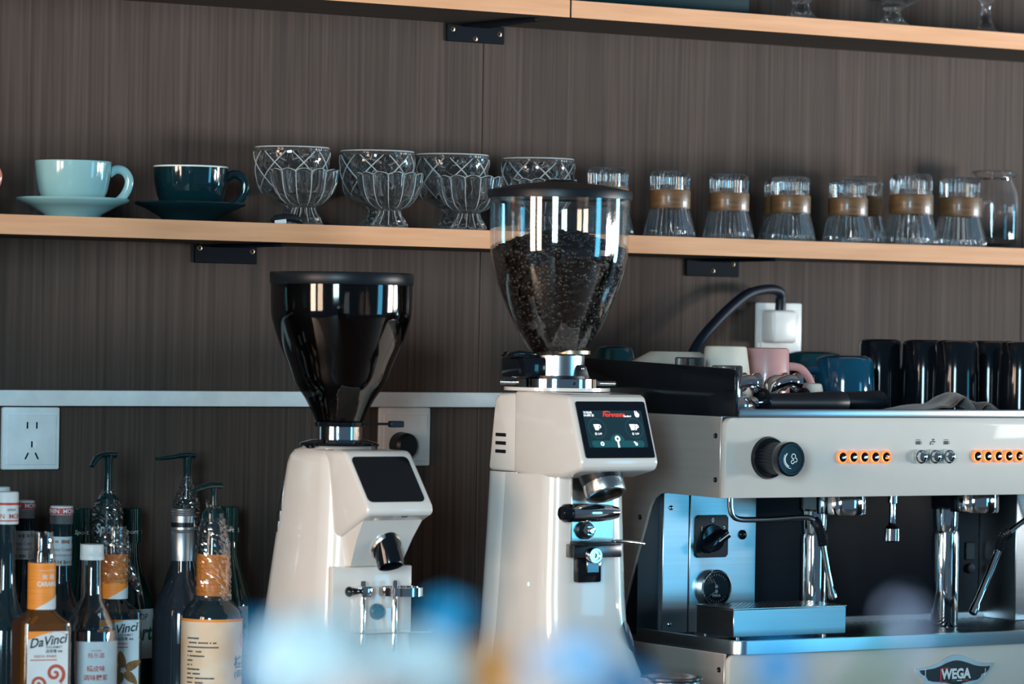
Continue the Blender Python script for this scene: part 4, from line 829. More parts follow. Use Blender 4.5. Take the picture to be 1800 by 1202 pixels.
for pts in ([(-0.0290, 0.0080), (-0.0270, 0.0095), (-0.0120, 0.0100), (-0.0120, 0.0088), (-0.0262, 0.0083)], [(-0.0290, 0.0080), (-0.0262, 0.0083), (-0.0262, -0.0110), (-0.0290, -0.0090)], [(-0.0290, -0.0090), (-0.0262, -0.0110), (-0.0150, -0.0112), (-0.0150, -0.0100), (-0.0260, -0.0094)], [(0.0125, -0.0098), (0.0225, -0.0098), (0.0225, -0.0082), (0.0125, -0.0082)]): shape(b, ep, pts)
obj('emblem_stripe', b, 'red', eb)
b = nb(); shape(b, ep, [(-0.0085, -0.0098), (0.0005, -0.0098), (0.0005, -0.0084), (-0.0085, -0.0084)]); obj('emblem_stripe', b, 'greenink', eb)
b = nb(); shape(b, ep, [(0.0020, -0.0098), (0.0110, -0.0098), (0.0110, -0.0084), (0.0020, -0.0084)]); obj('emblem_stripe', b, 'whiteprint', eb)
OFF = Vector((0, 0, 0))

# steel stand on the drip tray
sb = thing('steel_cup_stand', 'brushed steel box stand with perforated top on the drip tray', 'stand', (0.3615, -0.456, 0.118))
OFF = -Vector((0.3615, -0.456, 0.118))
b = nb(); box(b, 0.2640, 0.4590, -0.500, -0.412, 0.1250, 0.1630, 0.0008, 1); st_ = obj('stand_body', b, 'steel', sb)
b = nb(); box(b, 0.2630, 0.4600, -0.501, -0.411, 0.1630, 0.1650, 0.0006, 1); tp = obj('perforated_top', b, 'satin', sb)
b = nb()
for i in range(24):
    for k in range(10):
        c = (0.272 + i * 0.0078, -0.494 + k * 0.0085)
        shape(b, lambda u, v: (c[0] + u, c[1] + v, 0.1652), [(0.0024 * math.cos(a * PI / 3), 0.0024 * math.sin(a * PI / 3)) for a in range(6)])
o = obj('perforation', b, 'black', tp); o['kind'] = 'stuff'
for x in (0.275, 0.424):
    for y in (-0.494, -0.418):
        b = nb(); lathe(b, [(0, 0.118), (0.003, 0.118), (0.003, 0.1255), (0, 0.1255)], 12, T(x, y, 0)); obj('foot', b, 'satin', sb)
OFF = Vector((0, 0, 0))
kc = thing('steel_canister', 'round steel knock canister with wide rim in front of the tall grinder', 'canister', (0.057, -0.648, 0))
b = nb(); lathe(b, [(0, 0.0), (0.034, 0.0), (0.036, 0.004), (0.037, 0.086), (0.041, 0.089), (0.0415, 0.0915), (0.038, 0.0925), (0.034, 0.0890), (0.032, 0.080), (0, 0.079)], 56); obj('canister_body', b, 'satin', kc)
b = nb(); lathe(b, [(0.0368, 0.040), (0.0385, 0.040), (0.0385, 0.046), (0.0368, 0.046)], 48, close=True); obj('canister_band', b, 'black', kc)

# ================================================================== ON TOP OF THE MACHINE
ZT = 0.4325
def portafilter(x, y, rz, label):
    r = thing('portafilter', label, 'portafilter', (x, y, ZT), rz, 'portafilters lying on the machine')
    b = nb(); lathe(b, [(0.0300, 0.001), (0.0345, 0.0), (0.0350, 0.014), (0.0300, 0.018), (0.024, 0.024), (0, 0.026)], 40, T(-0.045, 0, 0)); obj('basket_holder', b, 'chrome', r)
    b = nb(); tube(b, [(-0.02, 0, 0.014), (0.0, 0, 0.0165), (0.008, 0, 0.0165)], [0.010, 0.0085, 0.0085], 16); obj('neck', b, 'chrome', r)
    b = nb(); lathe(b, [(0, 0.002), (0.0165, 0.002), (0.0180, 0.004), (0.0180, 0.010), (0.0140, 0.013), (0, 0.013)], 32, T(0, 0, 0.0165 + 0.002) @ roty(90)); obj('ferrule', b, 'blackgloss', r)
    b = nb(); lathe(b, [(0, 0.010), (0.0125, 0.011), (0.0128, 0.040), (0.0140, 0.090), (0.0160, 0.125), (0.0163, 0.145), (0.0145, 0.1500), (0, 0.1510)], 32, T(0, 0, 0.0165) @ roty(90)); obj('handle', b, 'black', r)
    for sg in (-1, 1):
        b = nb(); tube(b, [(-0.047, 0, 0.022), (-0.047, sg * 0.006, 0.034), (-0.040, sg * 0.013, 0.043), (-0.028, sg * 0.015, 0.046), (-0.020, sg * 0.016, 0.045)], [0.009, 0.0085, 0.0085, 0.009, 0.0095], 16, 5, False); sp_ = obj('spout', b, 'chrome', r)
        mt_ = T(-0.022, sg * 0.016, 0.045) @ roty(96)
        b = nb(); lathe(b, [(0.0090, 0), (0.0125, 0.003), (0.0138, 0.008), (0.0125, 0.0085), (0.0095, 0.002)], 24, mt_, close=True); obj('spout_lip', b, 'chrome', sp_)
        b = nb(); lathe(b, [(0, 0.001), (0.0098, 0.003)], 20, mt_, caps=False); obj('spout_mouth', b, 'black', sp_)
    return r
portafilter(0.316, -0.478, 0.0, 'portafilter lying in front with long black handle and chrome double spout')
portafilter(0.436, -0.412, 0.0, 'portafilter lying behind, its black handle end showing to the right')
def mug(name, x, y, prof, m, label, hang=None, hz=(0.02, 0.065), hr=0.004, cat='mug', group='mugs on top of the machine', z=ZT):
    r = thing(name, label, cat, (x, y, z), 0, group)
    b = nb(); lathe(b, prof, 56); obj('mug_body', b, m, r)
    if hang is not None:
        d = Vector((math.cos(math.radians(hang)), math.sin(math.radians(hang)), 0)); rr = prof[2][0]; k = 0.034
        b = nb(); handle(b, [d * (rr - 0.003) + Vector((0, 0, hz[1])), d * (rr + k * 0.55) + Vector((0, 0, hz[1] - 0.004)), d * (rr + k) + Vector((0, 0, (hz[0] + hz[1]) / 2 - 0.004)), d * (rr + k * 0.8) + Vector((0, 0, hz[0])), d * (rr - 0.002) + Vector((0, 0, hz[0] - 0.008))], hr, 1.3); obj('handle', b, m, r)
    return r
def upturned(rb, rtp, h, th=0.003, rnd=0.004):
    return [(rb - th, 0.0), (rb, 0.0), (rb + (rtp - rb) * 0.4, h * 0.4), (rtp, h - rnd), (rtp - rnd * 0.3, h - rnd * 0.3), (rtp - rnd, h), (0, h), (0, h - th), (rtp - rnd, h - th), (rb + (rtp - rb) * 0.4 - th, h * 0.4)]
mug('cream_mug', 0.330, -0.380, upturned(0.0420, 0.0300, 0.094), 'creammug', 'upturned cream tapered mug next to the black side guard')
mug('pink_mug', 0.428, -0.345, upturned(0.0350, 0.0320, 0.092), 'pinkmug', 'upturned matte pink mug with handle behind the portafilter', -20, (0.022, 0.066), 0.0045)
mug('espresso_cup', 0.488, -0.37, upturned(0.024, 0.0175, 0.042), 'creammug', 'small cream espresso cup upturned beside the pink mug', cat='cup')
mug('blue_mug', 0.600, -0.305, upturned(0.046, 0.0435, 0.082, 0.003, 0.012), 'bluemug', 'upturned glossy petrol blue mug in front of the black mugs', 168, (0.018, 0.060), 0.005)
mug('teal_mug', 0.640, -0.175, upturned(0.046, 0.0440, 0.087, 0.003, 0.012), 'greenmug', 'upturned deep green mug behind the petrol blue mug', 200, (0.02, 0.06), 0.005)
blk = upturned(0.0345, 0.0330, 0.107, 0.003, 0.008)
BG = 'upturned glossy black mugs'
m1 = mug('black_mug', 0.745, -0.205, blk, 'blackgloss', 'glossy black upturned mug farthest left, behind the blue mug', None, group=BG)
for x, y, lb in ((0.780, -0.268, 'glossy black upturned mug, second from the blue mug'), (0.780, -0.343, 'glossy black upturned mug behind the left end of the towel'), (0.880, -0.300, 'glossy black upturned mug behind the right part of the towel'), (0.873, -0.381, 'glossy black upturned mug cut by the right edge of the photo')):
    dup(m1, (x, y, ZT), 0.3, lb, BG)
# items behind the side guard
mug('teal_bowl', 0.262, -0.200, upturned(0.040, 0.028, 0.091, 0.003, 0.010), 'greenmug', 'dark green upturned cup peeking over the side guard', cat='cup')
dup(bpy.data.objects['teal_bowl'], (0.505, -0.19, ZT), 0, 'deep green upturned cup half hidden behind the cream mug', 'mugs on top of the machine', 0.98)
p_ = thing('upturned_saucer', 'pale upturned saucer resting above the side guard', 'saucer', (0.330, -0.255, ZT))
b = nb(); lathe(b, [(0, 0.0), (0.030, 0.0), (0.034, 0.055), (0.062, 0.066), (0.064, 0.069), (0.060, 0.071), (0.036, 0.084), (0.033, 0.083), (0, 0.082)], 56); obj('dish', b, 'creammug', p_)
def shot(x, y, h, label):
    r = thing('shot_glass', label, 'glass', (x, y, ZT), 0, 'shot glasses behind the side guard')
    b = nb(); lathe(b, upturned(0.0225, 0.0215, h, 0.0022, 0.0025), 40); obj('tumbler', b, 'glass', r); return r
shot(0.251, -0.405, 0.0775, 'clear shot glass upturned just behind the side guard')
shot(0.262, -0.478, 0.0675, 'shorter clear shot glass upturned at the front of the side guard')
# crumpled towel
b = nb(); nu, nv = 60, 16; gridv = []
for jv in range(nv + 1):
    row = []
    for i in range(nu + 1):
        u = i / nu; v = jv / nv; x = 0.556 + 0.185 * u; y = -0.512 + 0.078 * v
        env = max(0.0, math.sin(PI * min(1, u * 1.02))) ** 0.6 * (0.55 + 0.45 * math.sin(PI * (0.25 + 0.6 * v)))
        h = 0.010 + 0.013 * math.exp(-((u - 0.56 - 0.06 * v) / 0.09) ** 2) + 0.010 * math.exp(-((u - 0.80 + 0.05 * v) / 0.07) ** 2) - 0.008 * math.exp(-((u - 0.69) / 0.035) ** 2) + 0.004 * noise.noise((x * 40, y * 40, 1.3))
        row.append(b.verts.new((x, y, ZT + 0.0015 + max(0.001, h * env * 1.35))))
    gridv.append(row)
for jv in range(nv):
    for i in range(nu): b.faces.new((gridv[jv][i], gridv[jv][i + 1], gridv[jv + 1][i + 1], gridv[jv + 1][i]))
g_ = bmesh.ops.extrude_face_region(b, geom=list(b.faces))
for v in [x for x in g_['geom'] if isinstance(x, bmesh.types.BMVert)]: v.co.z = max(ZT + 0.0003, v.co.z - 0.003)
tag(obj('bar_towel', b, 'towel', None, True, 80), 'crumpled grey brown bar towel on the machine top rail', 'towel')

# ================================================================== SYRUP BOTTLES
BOT = 'syrup bottles on the worktop'
def sq(n, amt):
    # superellipse factor for square bottles, amt(z) blends from round to square
    def f(r, z, a, i):
        k = 1 / (abs(math.cos(a)) ** n + abs(math.sin(a)) ** n) ** (1 / n); t = amt(z); return r * (1 + (k - 1) * t), z
    return f
def label_cyl(r, z0, z1, a0, a1, m, parent, name='label', lift=0.0003, n=24, nv=1):
    b = nb(); pl_ = cyl(r, 0, 0, lift); patch(b, pl_, math.radians(a0) * r, math.radians(a1) * r, z0, z1, n, nv); return obj(name, b, m, parent)
def film(parent, prof, seed, name='cling_film', amp=0.35, c=(0, 0)):
    b = nb(); P_ = smooth_path([(r_, 0, z_) for r_, z_ in prof], 10)
    def md(r_, z, a, i):
        q = Vector((math.cos(a) * 2.2 + seed, math.sin(a) * 2.2, z * 130)); k = 0.7 * noise.noise(q) + 0.8 * noise.noise(q * 2.9) + 0.6 * noise.noise(q * 7)
        return r_ * (1.10 + amp * 0.30 * k), z + 0.0015 * noise.noise(q * 3)
    lathe(b, [(p.x, p.z) for p in P_], 44, T(c[0], c[1], 0), md, caps=False); return obj(name, b, 'film', parent, False)
def wisp(parent, pts, w, seed):
    b = nb(); P_ = smooth_path(pts, 6); rows = []
    for i, p in enumerate(P_):
        t = i / (len(P_) - 1); ww = w * (0.35 + math.sin(PI * min(1, t + 0.15)) * 0.7)
        rows.append([b.verts.new(p + Vector(((k - 2) / 2 * ww, 0.004 * noise.noise((i * 0.7, k * 1.3, seed)), 0.004 * noise.noise((i * 0.6, k * 1.1, seed + 5))))) for k in range(5)])
    for A_, B2 in zip(rows, rows[1:]):
        for k in range(4): b.faces.new((A_[k], A_[k + 1], B2[k + 1], B2[k]))
    return obj('film_wisp', b, 'film', parent, True, 16)
def pump(parent, z0, ztop, ang, ln, drop=0.006, r=0.0042, collar=True):
    d = Vector((math.cos(math.radians(ang)), math.sin(math.radians(ang)), 0))
    b = nb(); lathe(b, [(0, z0), (r * 1.5, z0), (r * 1.15, z0 + (ztop - z0) * 0.5), (r * 1.35, ztop - 0.010), (r * 1.8, ztop - 0.004), (0, ztop - 0.004)], 20); p = obj('pump_stem', b, 'pump', parent)
    b = nb(); tube(b, [d * -0.010 + Vector((0, 0, ztop - 0.004)), d * 0.006 + Vector((0, 0, ztop - 0.0035)), d * (ln * 0.6) + Vector((0, 0, ztop - 0.006)), d * (ln * 0.85) + Vector((0, 0, ztop - 0.006 - drop * 0.5)), d * ln + Vector((0, 0, ztop - 0.006 - drop))], [0.0075, 0.0070, 0.0058, 0.0050, 0.0042], 14, 4, True, 0.62); obj('pump_nozzle', b, 'pump', parent)
    if collar:
        b = nb(); lathe(b, [(0, z0 - 0.018), (0.0150, z0 - 0.018), (0.0150, z0 - 0.004), (0.0085, z0 + 0.004), (0, z0 + 0.004)], 28); obj('pump_collar', b, 'pump', parent)
def bottle(name, label, x, y, prof, m, rz=0, mod=None, seg=48, pname='glass_body', ang=38):
    r = thing(name, label, 'bottle', (x, y, 0), math.radians(rz), BOT)
    b = nb(); lathe(b, prof, seg, None, mod); obj(pname, b, m, r, True, ang); return r
CAM = -28   # degrees from front (-y) towards the camera side

# ---- dark bottles with red and white caps
def monin(x, y, top, label, kind, m='darkglass'):
    R = 0.0365; s = top - 0.301
    prof = [(0, 0.003), (R - 0.004, 0.0), (R, 0.004), (R, 0.145), (R * 0.96, 0.158), (0.026, 0.172), (0.0185, 0.186), (0.0148, 0.205), (0.0135, 0.235), (0.0132, top - 0.022), (0.0145, top - 0.020), (0, top - 0.019)]
    r = bottle('syrup_bottle', label, x, y, prof, m)
    if kind == 'tall':
        b = nb(); lathe(b, [(0, top), (0.0158, top), (0.0166, top - 0.0015), (0.0170, top - 0.041), (0, top - 0.041)], 40); c_ = obj('cap', b, 'capwhite', r)
        for z in (top - 0.015, top - 0.0365): label_cyl(0.0167 if z > top - 0.02 else 0.0169, z - (0.0016 if z > top - 0.02 else 0.0008), z + (0.0016 if z > top - 0.02 else 0.0008), -100, 80, 'red', c_, 'cap_stripe', 0.0004)
        b = nb(); text(b, 'MONIN  MONIN', 0.0088, cyl(0.0170, top - 0.0310, CAM + 10), bold=0.012, sx=0.98); obj('cap_lettering', b, 'redbrown', c_)
        b = nb(); text(b, 'since', 0.0062, cyl(0.0170, top - 0.022, CAM + 30), shear=0.4); obj('cap_signature', b, 'ink', c_)
    else:
        b = nb(); lathe(b, [(0, top), (0.0140, top), (0.0150, top - 0.001), (0.0152, top - 0.0115), (0, top - 0.0115)], 40); c_ = obj('cap', b, 'capwhite', r)
        label_cyl(0.0152, top - 0.0110, top - 0.0025, -120, 90, 'red', c_, 'cap_band', 0.0003)
        b = nb(); text(b, 'MONIN  MONIN', 0.0082, cyl(0.0156, top - 0.0068, CAM), bold=0.012, sx=0.98); obj('cap_lettering', b, 'whiteprint', c_)
        b = nb(); pr = [(0, top - 0.0118)]
        for k in range(6): pr += [(0.0148, top - 0.0118 - 0.002 * k), (0.0154, top - 0.0128 - 0.002 * k)]
        pr += [(0.0148, top - 0.0238), (0, top - 0.0238)]; lathe(b, pr, 40); obj('cap_skirt', b, 'capsilver', c_)
        nl = label_cyl(0.0138, top - 0.078, top - 0.040, -115, 80, 'paper', r, 'neck_label', 0.0006)
        random.seed(int(x * -1000)); b = nb(); pl_ = cyl(0.0138, 0, 0, 0.0010); cols = {}
        for mt in ('redbrown', 'ink', 'greenink', 'orange'):
            b = nb()
            for zz in (top - 0.0465, top - 0.0735):
                for k in range(9):
                    u = 0.0138 * math.radians(random.uniform(-100, 70)); wd = random.uniform(0.0005, 0.0011); hh = random.uniform(0.002, 0.0058); patch(b, pl_, u, u + wd, zz - hh / 2, zz + hh / 2, 1, 1)
            obj('neck_label_bars', b, mt, nl)
        b = nb(); text(b, 'Ultimate Creation', 0.0060, cyl(0.0138, top - 0.0570, CAM + 4, 0.0011), sx=0.85); text(b, 'www.monin.com', 0.0058, cyl(0.0138, top - 0.0640, CAM + 8, 0.0011), sx=0.85); obj('neck_lettering', b, 'redbrown', nl)
    return r
random.seed(3)
monin(-0.733, -0.283, 0.326, 'dark syrup bottle with tall white red-striped cap at the left edge', 'tall')
monin(-0.708, -0.203, 0.3285, 'dark syrup bottle hidden behind, only its white cap top showing', 'tall')
monin(-0.631, -0.118, 0.306, 'dark syrup bottle with red-banded cap, behind the white-capped one', 'short')
monin(-0.614, -0.200, 0.3025, 'dark syrup bottle with red-banded cap and printed neck label', 'short')

# ---- square bottles with orange neck labels
def davinci(x, y, label, body, rz, ztop, kind):
    h = 0.0330
    amt = lambda z: min(1, max(0, (0.178 - z) / 0.012))
    prof = [(0, 0.003), (h - 0.003, 0.0), (h, 0.003), (h, 0.159), (h * 0.98, 0.1655), (h * 0.80, 0.1715), (0.0200, 0.1775), (0.0172, 0.1810), (0.0170, 0.2405), (0, 0.2405)]
    r = bottle('square_syrup_bottle', label, x, y, prof, body, rz, sq(7, amt), 64)
    b = nb(); lathe(b, [(0.0168, 0.2405), (0.0166, 0.250), (0.0155, 0.2575), (0.0140, 0.262), (0.0138, ztop - 0.006), (0.0146, ztop - 0.005), (0.0146, ztop), (0.0124, ztop), (0.0122, 0.260), (0.0150, 0.2425)], 40, close=True); obj('bottle_lip', b, 'clear', r)
    nl = label_cyl(0.0172, 0.1820, 0.2405, -150, 150, 'orange', r, 'neck_label', 0.0004, 40)
    b = nb(); pl_ = cyl(0.0172, 0, 0, 0.0009); u0 = -0.0172 * math.radians(40); u1 = 0.0172 * math.radians(75); n = 14
    lo = [b.verts.new(pl_(u0 + (u1 - u0) * k / n, 0.1820)) for k in range(n + 1)]; hi = [b.verts.new(pl_(u0 + (u1 - u0) * k / n, 0.1822 + 0.019 * (k / n) ** 0.9)) for k in range(n + 1)]
    for k in range(n): b.faces.new((lo[k], lo[k + 1], hi[k + 1], hi[k]))
    obj('neck_label_corner', b, 'paper', nl)
    if kind == 'caramel':
        b = nb(); text(b, 'CARAMEL', 0.0080, cyl(0.0172, 0.2140, 14, 0.0010), bold=0.02, sx=0.8); text(b, '焦 糖', 0.0075, cyl(0.0172, 0.2225, 14, 0.0010)); patch(b, cyl(0.0172, 0, 14, 0.0010), -0.012, 0.012, 0.2310, 0.2313, 8, 1); obj('neck_lettering', b, 'whiteprint', nl)
    F_ = lambda lift: (lambda u, v: (u, -h - lift, v))
    b = nb(); patch(b, F_(0.0006), -0.0265, 0.0265, 0.020, 0.1560); lb = obj('label', b, 'paper', r)
    b = nb(); shape(b, F_(0.0010), [(-0.0265, 0.1560), (0.0080, 0.1560), (-0.0090, 0.1515), (-0.0265, 0.1455)]); obj('label_corner', b, 'orange', lb)
    b = nb(); text(b, 'DaVinci', 0.0165, lambda u, v: F_(0.0010)(0.0 + u, 0.1435 + v + u * 0.14), shear=0.22, sx=0.92, bold=0.018)
    ringshape(b, F_(0.0010), 0.0098, 0.0102, 0.0120, 0.1500, 24, -20, 150, 1.15, 0.55)
    text(b, 'GOURMET', 0.0042, lambda u, v: F_(0.0010)(0.0080 + u, 0.1360 + v), bold=0.01, space=1.1); text(b, '达芬奇', 0.0048, lambda u, v: F_(0.0010)(0.0045 + u, 0.1308 + v), bold=0.02); text(b, '果美', 0.0030, lambda u, v: F_(0.0010)(0.0160 + u, 0.1306 + v), bold=0.02); obj('label_wordmark', b, 'ink', lb)
    b = nb(); text(b, '焦糖风味 调味糖浆' if kind == 'caramel' else '杏仁风味 调味糖浆', 0.0040, lambda u, v: F_(0.0010)(-0.0030 + u, 0.1245 + v), sx=0.9); patch(b, F_(0.0010), -0.0225, 0.012, 0.1195, 0.1208); obj('label_flavour', b, 'redbrown', lb)
    if kind == 'caramel':
        b = nb()
        def spiral(cx, cy, R, flip, w):
            L = []; Rr = []
            for k in range(46):
                t = k / 45; a = flip * (math.radians(-60) + t * 2 * PI * 1.55); r_ = R * (1 - 0.86 * t); L.append((cx + (r_) * math.cos(a), cy + r_ * math.sin(a))); Rr.append((cx + (r_ - w * (1 - 0.25 * t)) * math.cos(a), cy + (r_ - w * (1 - 0.25 * t)) * math.sin(a)))
            va = [b.verts.new(F_(0.0011)(*p)) for p in L]; vb = [b.verts.new(F_(0.0011)(*p)) for p in Rr]
            for k in range(45): b.faces.new((va[k], va[k + 1], vb[k + 1], vb[k]))
        spiral(0.0095, 0.1030, 0.0150, 1, 0.0046); spiral(-0.0125, 0.0900, 0.0125, 1, 0.0040); spiral(0.0130, 0.0810, 0.0110, -1, 0.0030); obj('label_swirl', b, 'redbrown', lb)
    else:
        for k in range(5):
            a = math.radians(100 + 72 * k); b = nb(); cxx, cyy = 0.006 + 0.0145 * math.cos(a), 0.090 + 0.0145 * math.sin(a); pts = []
            for q in range(16):
                t = 2 * PI * q / 16; lx = 0.0115 * math.cos(t); ly = 0.0056 * math.sin(t) * (1 - 0.35 * math.cos(t)); pts.append((cxx + lx * math.cos(a) - ly * math.sin(a), cyy + lx * math.sin(a) + ly * math.cos(a)))
            shape(b, F_(0.0010 + 0.0001 * k), pts); al = obj('label_almond', b, 'almond', lb)
    return r
d1 = davinci(-0.7215, -0.370, 'square caramel syrup bottle with orange neck label and red swirl print', 'amber', -10, 0.279, 'caramel')
d2 = davinci(-0.555, -0.240, 'square syrup bottle with almond print and film-wrapped orange neck', 'clear', -14, 0.277, 'almond')
film(d2, [(0.0150, 0.272), (0.0175, 0.250), (0.0185, 0.235), (0.0190, 0.215), (0.0182, 0.203)], 4.2, amp=0.5)
wisp(d2, [(0.018, -0.006, 0.225), (0.024, -0.008, 0.210), (0.028, -0.006, 0.198), (0.036, -0.004, 0.186)], 0.007, 2.0)

# ---- round clear bottle with white cap
wc = bottle('clear_syrup_bottle', 'clear round syrup bottle with white cap and red Chinese lettering', -0.627, -0.320, [(0, 0.003), (0.030, 0.0), (0.0335, 0.004), (0.0335, 0.140), (0.0330, 0.146), (0.0325, 0.150), (0.0300, 0.160), (0.0225, 0.176), (0.0152, 0.187), (0.0138, 0.197), (0.0130, 0.2400), (0.0120, 0.2400), (0.0126, 0.197), (0.0142, 0.188), (0.0215, 0.175), (0.0285, 0.159), (0.0318, 0.145), (0.0322, 0.008), (0, 0.007)], 'clear')
b = nb(); lathe(b, [(0, 0.008), (0.0310, 0.008), (0.0310, 0.148), (0, 0.148)], 40); obj('syrup', b, 'greyglass', wc)
b = nb(); lathe(b, [(0, 0.2590), (0.0140, 0.2590), (0.0148, 0.2575), (0.0150, 0.2460), (0.0146, 0.2450), (0.0153, 0.2442), (0.0155, 0.2392), (0, 0.2392)], 40); obj('cap', b, 'capwhite', wc)
lb = label_cyl(0.0335, 0.020, 0.1360, -60, 92, 'paper', wc, 'label', 0.0005, 30)
b = nb(); text(b, '格乐滋', 0.0074, cyl(0.0335, 0.1180, -14, 0.0010)); text(b, '橘皮味', 0.0080, cyl(0.0335, 0.1010, -14, 0.0010), bold=0.012); text(b, '调味糖浆', 0.0080, cyl(0.0335, 0.0895, -14, 0.0010), bold=0.012); text(b, 'HOLDERO', 0.0030, cyl(0.0335, 0.1245, -14, 0.0010)); obj('label_lettering', b, 'red', lb)

# ---- dark green sport syrup bottles
def sport(x, y, label, top=0.291, aim=CAM, big=False, lab=True):
    prof = [(0, 0.003), (0.030, 0.0), (0.0335, 0.004), (0.0335, 0.150), (0.0325, 0.160), (0.027, 0.178), (0.0190, 0.200), (0.0130, 0.222), (0.0115, 0.245), (0.0115, top - 0.030), (0, top - 0.030)]
    r = bottle('sport_syrup_bottle', label, x, y, prof, 'greenglass')
    rc = 0.0172 if big else 0.0135
    b = nb(); lathe(b, [(0, top), (rc - 0.0015, top), (rc, top - 0.0015), (rc + 0.0006, top - 0.048), (0, top - 0.048)], 36); c_ = obj('cap', b, 'pump' if big else 'greenglass', r)
    b = nb(); text(b, 'Sport', 0.0185 if big else 0.0085, cyl(rc, top - (0.026 if big else 0.033), aim, 0.0009), shear=0.15, bold=0.03 if big else 0.01, sx=0.82 if big else 1)
    if not big: text(b, 'Sport', 0.0085, cyl(rc, top - 0.033, aim + 110, 0.0009), shear=0.15, bold=0.01)
    obj('cap_lettering', b, 'whiteprint', c_)
    if lab:
        lb = label_cyl(0.0335, 0.085, 0.1530, aim - 48, aim + 68, 'paper', r, 'label', 0.0006, 26)
        b = nb(); text(b, 'SIROP', 0.0120, cyl(0.0335, 0.1420, aim + 22, 0.0011), sx=0.9); obj('label_lettering', b, 'ink', lb)
        b = nb(); text(b, 'Sport', 0.0300, cyl(0.0335, 0.1200, aim + 10, 0.0011), shear=0.2, bold=0.03, sx=0.85); obj('label_wordmark', b, 'greenink', lb)
    return r
sport(-0.510, -0.047, 'dark green syrup bottle by the wall, left of the pump bottle', lab=False)
sp2 = sport(-0.517, -0.140, 'dark green pump bottle with large white sport lettering and wrapped neck', 0.294, big=True, lab=False)
pump(sp2, 0.312, 0.371, 200, 0.032, 0.013)
film(sp2, [(0.0065, 0.320), (0.0100, 0.312), (0.0160, 0.300), (0.0185, 0.288), (0.0180, 0.262), (0.0165, 0.248)], 9.1, amp=0.5)
sport(-0.436, -0.050, 'dark green syrup bottle with sirop label beside the silver-capped bottle', aim=CAM)
sport(-0.284, -0.050, 'dark green syrup bottle by the wall next to the short grinder', aim=CAM - 12)

# ---- grey wine-type bottle with silver screw cap
wb = bottle('silver_capped_bottle', 'smoky glass bottle with silver screw cap and long sleeve', -0.435, -0.200, [(0, 0.003), (0.034, 0.0), (0.0385, 0.005), (0.0385, 0.145), (0.0370, 0.160), (0.0320, 0.178), (0.0240, 0.192), (0.0160, 0.203), (0.0142, 0.215), (0.0135, 0.232), (0, 0.232)], 'greyglass')
b = nb(); lathe(b, [(0, 0.2270), (0.0158, 0.2270), (0.0160, 0.2640), (0.0152, 0.2652), (0.0160, 0.2664), (0.0152, 0.2676), (0.0164, 0.2690), (0.0160, 0.2720), (0, 0.2720)], 40); sl = obj('sleeve', b, 'capsilver', wb)
b = nb(); lathe(b, [(0, 0.2715), (0.0150, 0.2715), (0.0150, 0.2785), (0, 0.2785)], 40); obj('cap_gap', b, 'black', sl)
b = nb(); pr = [(0, 0.2785), (0.0158, 0.2785), (0.0158, 0.2870)]
for k in range(3): pr += [(0.0150, 0.2878 + 0.003 * k), (0.0158, 0.2892 + 0.003 * k), (0.0156, 0.2902 + 0.003 * k)]
pr += [(0.0146, 0.2965), (0, 0.2968)]; lathe(b, pr, 40); obj('screw_cap', b, 'capsilver', wb)
b = nb(); patch(b, cyl(0.0385, 0, 0, 0.0006), -0.0385 * 1.4, 0.0385 * 1.4, 0.030, 0.1180, 24, 1); obj('label', b, 'greyglass', wb)
# ---- pump bottle behind it
pb = bottle('pump_bottle', 'dark pump bottle with film-wrapped neck behind the silver-capped bottle', -0.372, -0.090, [(0, 0.003), (0.031, 0.0), (0.0345, 0.004), (0.0345, 0.170), (0.026, 0.200), (0.0160, 0.225), (0.0150, 0.285), (0, 0.285)], 'darkglass')
pump(pb, 0.300, 0.3680, 197, 0.058, 0.002)
film(pb, [(0.0050, 0.335), (0.0075, 0.326), (0.0120, 0.312), (0.0160, 0.300), (0.0170, 0.285), (0.0165, 0.262)], 1.7, amp=0.45)
# ---- orange label pump bottle in front
ob = bottle('osmanthus_syrup_bottle', 'round syrup bottle with peach label, film-wrapped orange neck and pump', -0.441, -0.300, [(0, 0.003), (0.036, 0.0), (0.0398, 0.004), (0.0398, 0.158), (0.0375, 0.168), (0.0300, 0.178), (0.0230, 0.183), (0.0210, 0.188), (0.0205, 0.245), (0.0190, 0.262), (0.0150, 0.282), (0.0125, 0.292), (0, 0.292)], 'darkglass')
nl = label_cyl(0.0207, 0.1860, 0.2420, -170, 150, 'orange', ob, 'neck_label', 0.0006, 40)
pump(ob, 0.300, 0.3360, 196, 0.036, 0.004, 0.003)
film(ob, [(0.0060, 0.306), (0.0090, 0.302), (0.0150, 0.285), (0.0195, 0.262), (0.0215, 0.240), (0.0220, 0.215), (0.0220, 0.190), (0.0230, 0.178)], 6.6, amp=0.32)
wisp(ob, [(-0.008, -0.010, 0.296), (-0.012, -0.012, 0.306), (-0.016, -0.011, 0.314)], 0.006, 7.0)
wisp(ob, [(0.016, -0.010, 0.270), (0.019, -0.010, 0.278), (0.024, -0.009, 0.276)], 0.006, 8.0)
lb = label_cyl(0.0398, 0.015, 0.1580, -115, 112, 'peach', ob, 'label', 0.0006, 40)
label_cyl(0.0398, 0.1545, 0.1580, -115, 112, 'orange', lb, 'label_edge', 0.0010, 40)
b = nb(); random.seed(11); pl_ = cyl(0.0398, 0, -46, 0.0011); lens = [0.018, 0.040, 0.044, 0.024, 0.024, 0.008, 0.008, 0.018, 0.019, 0.038, 0.024, 0.037, 0.013, 0.009]
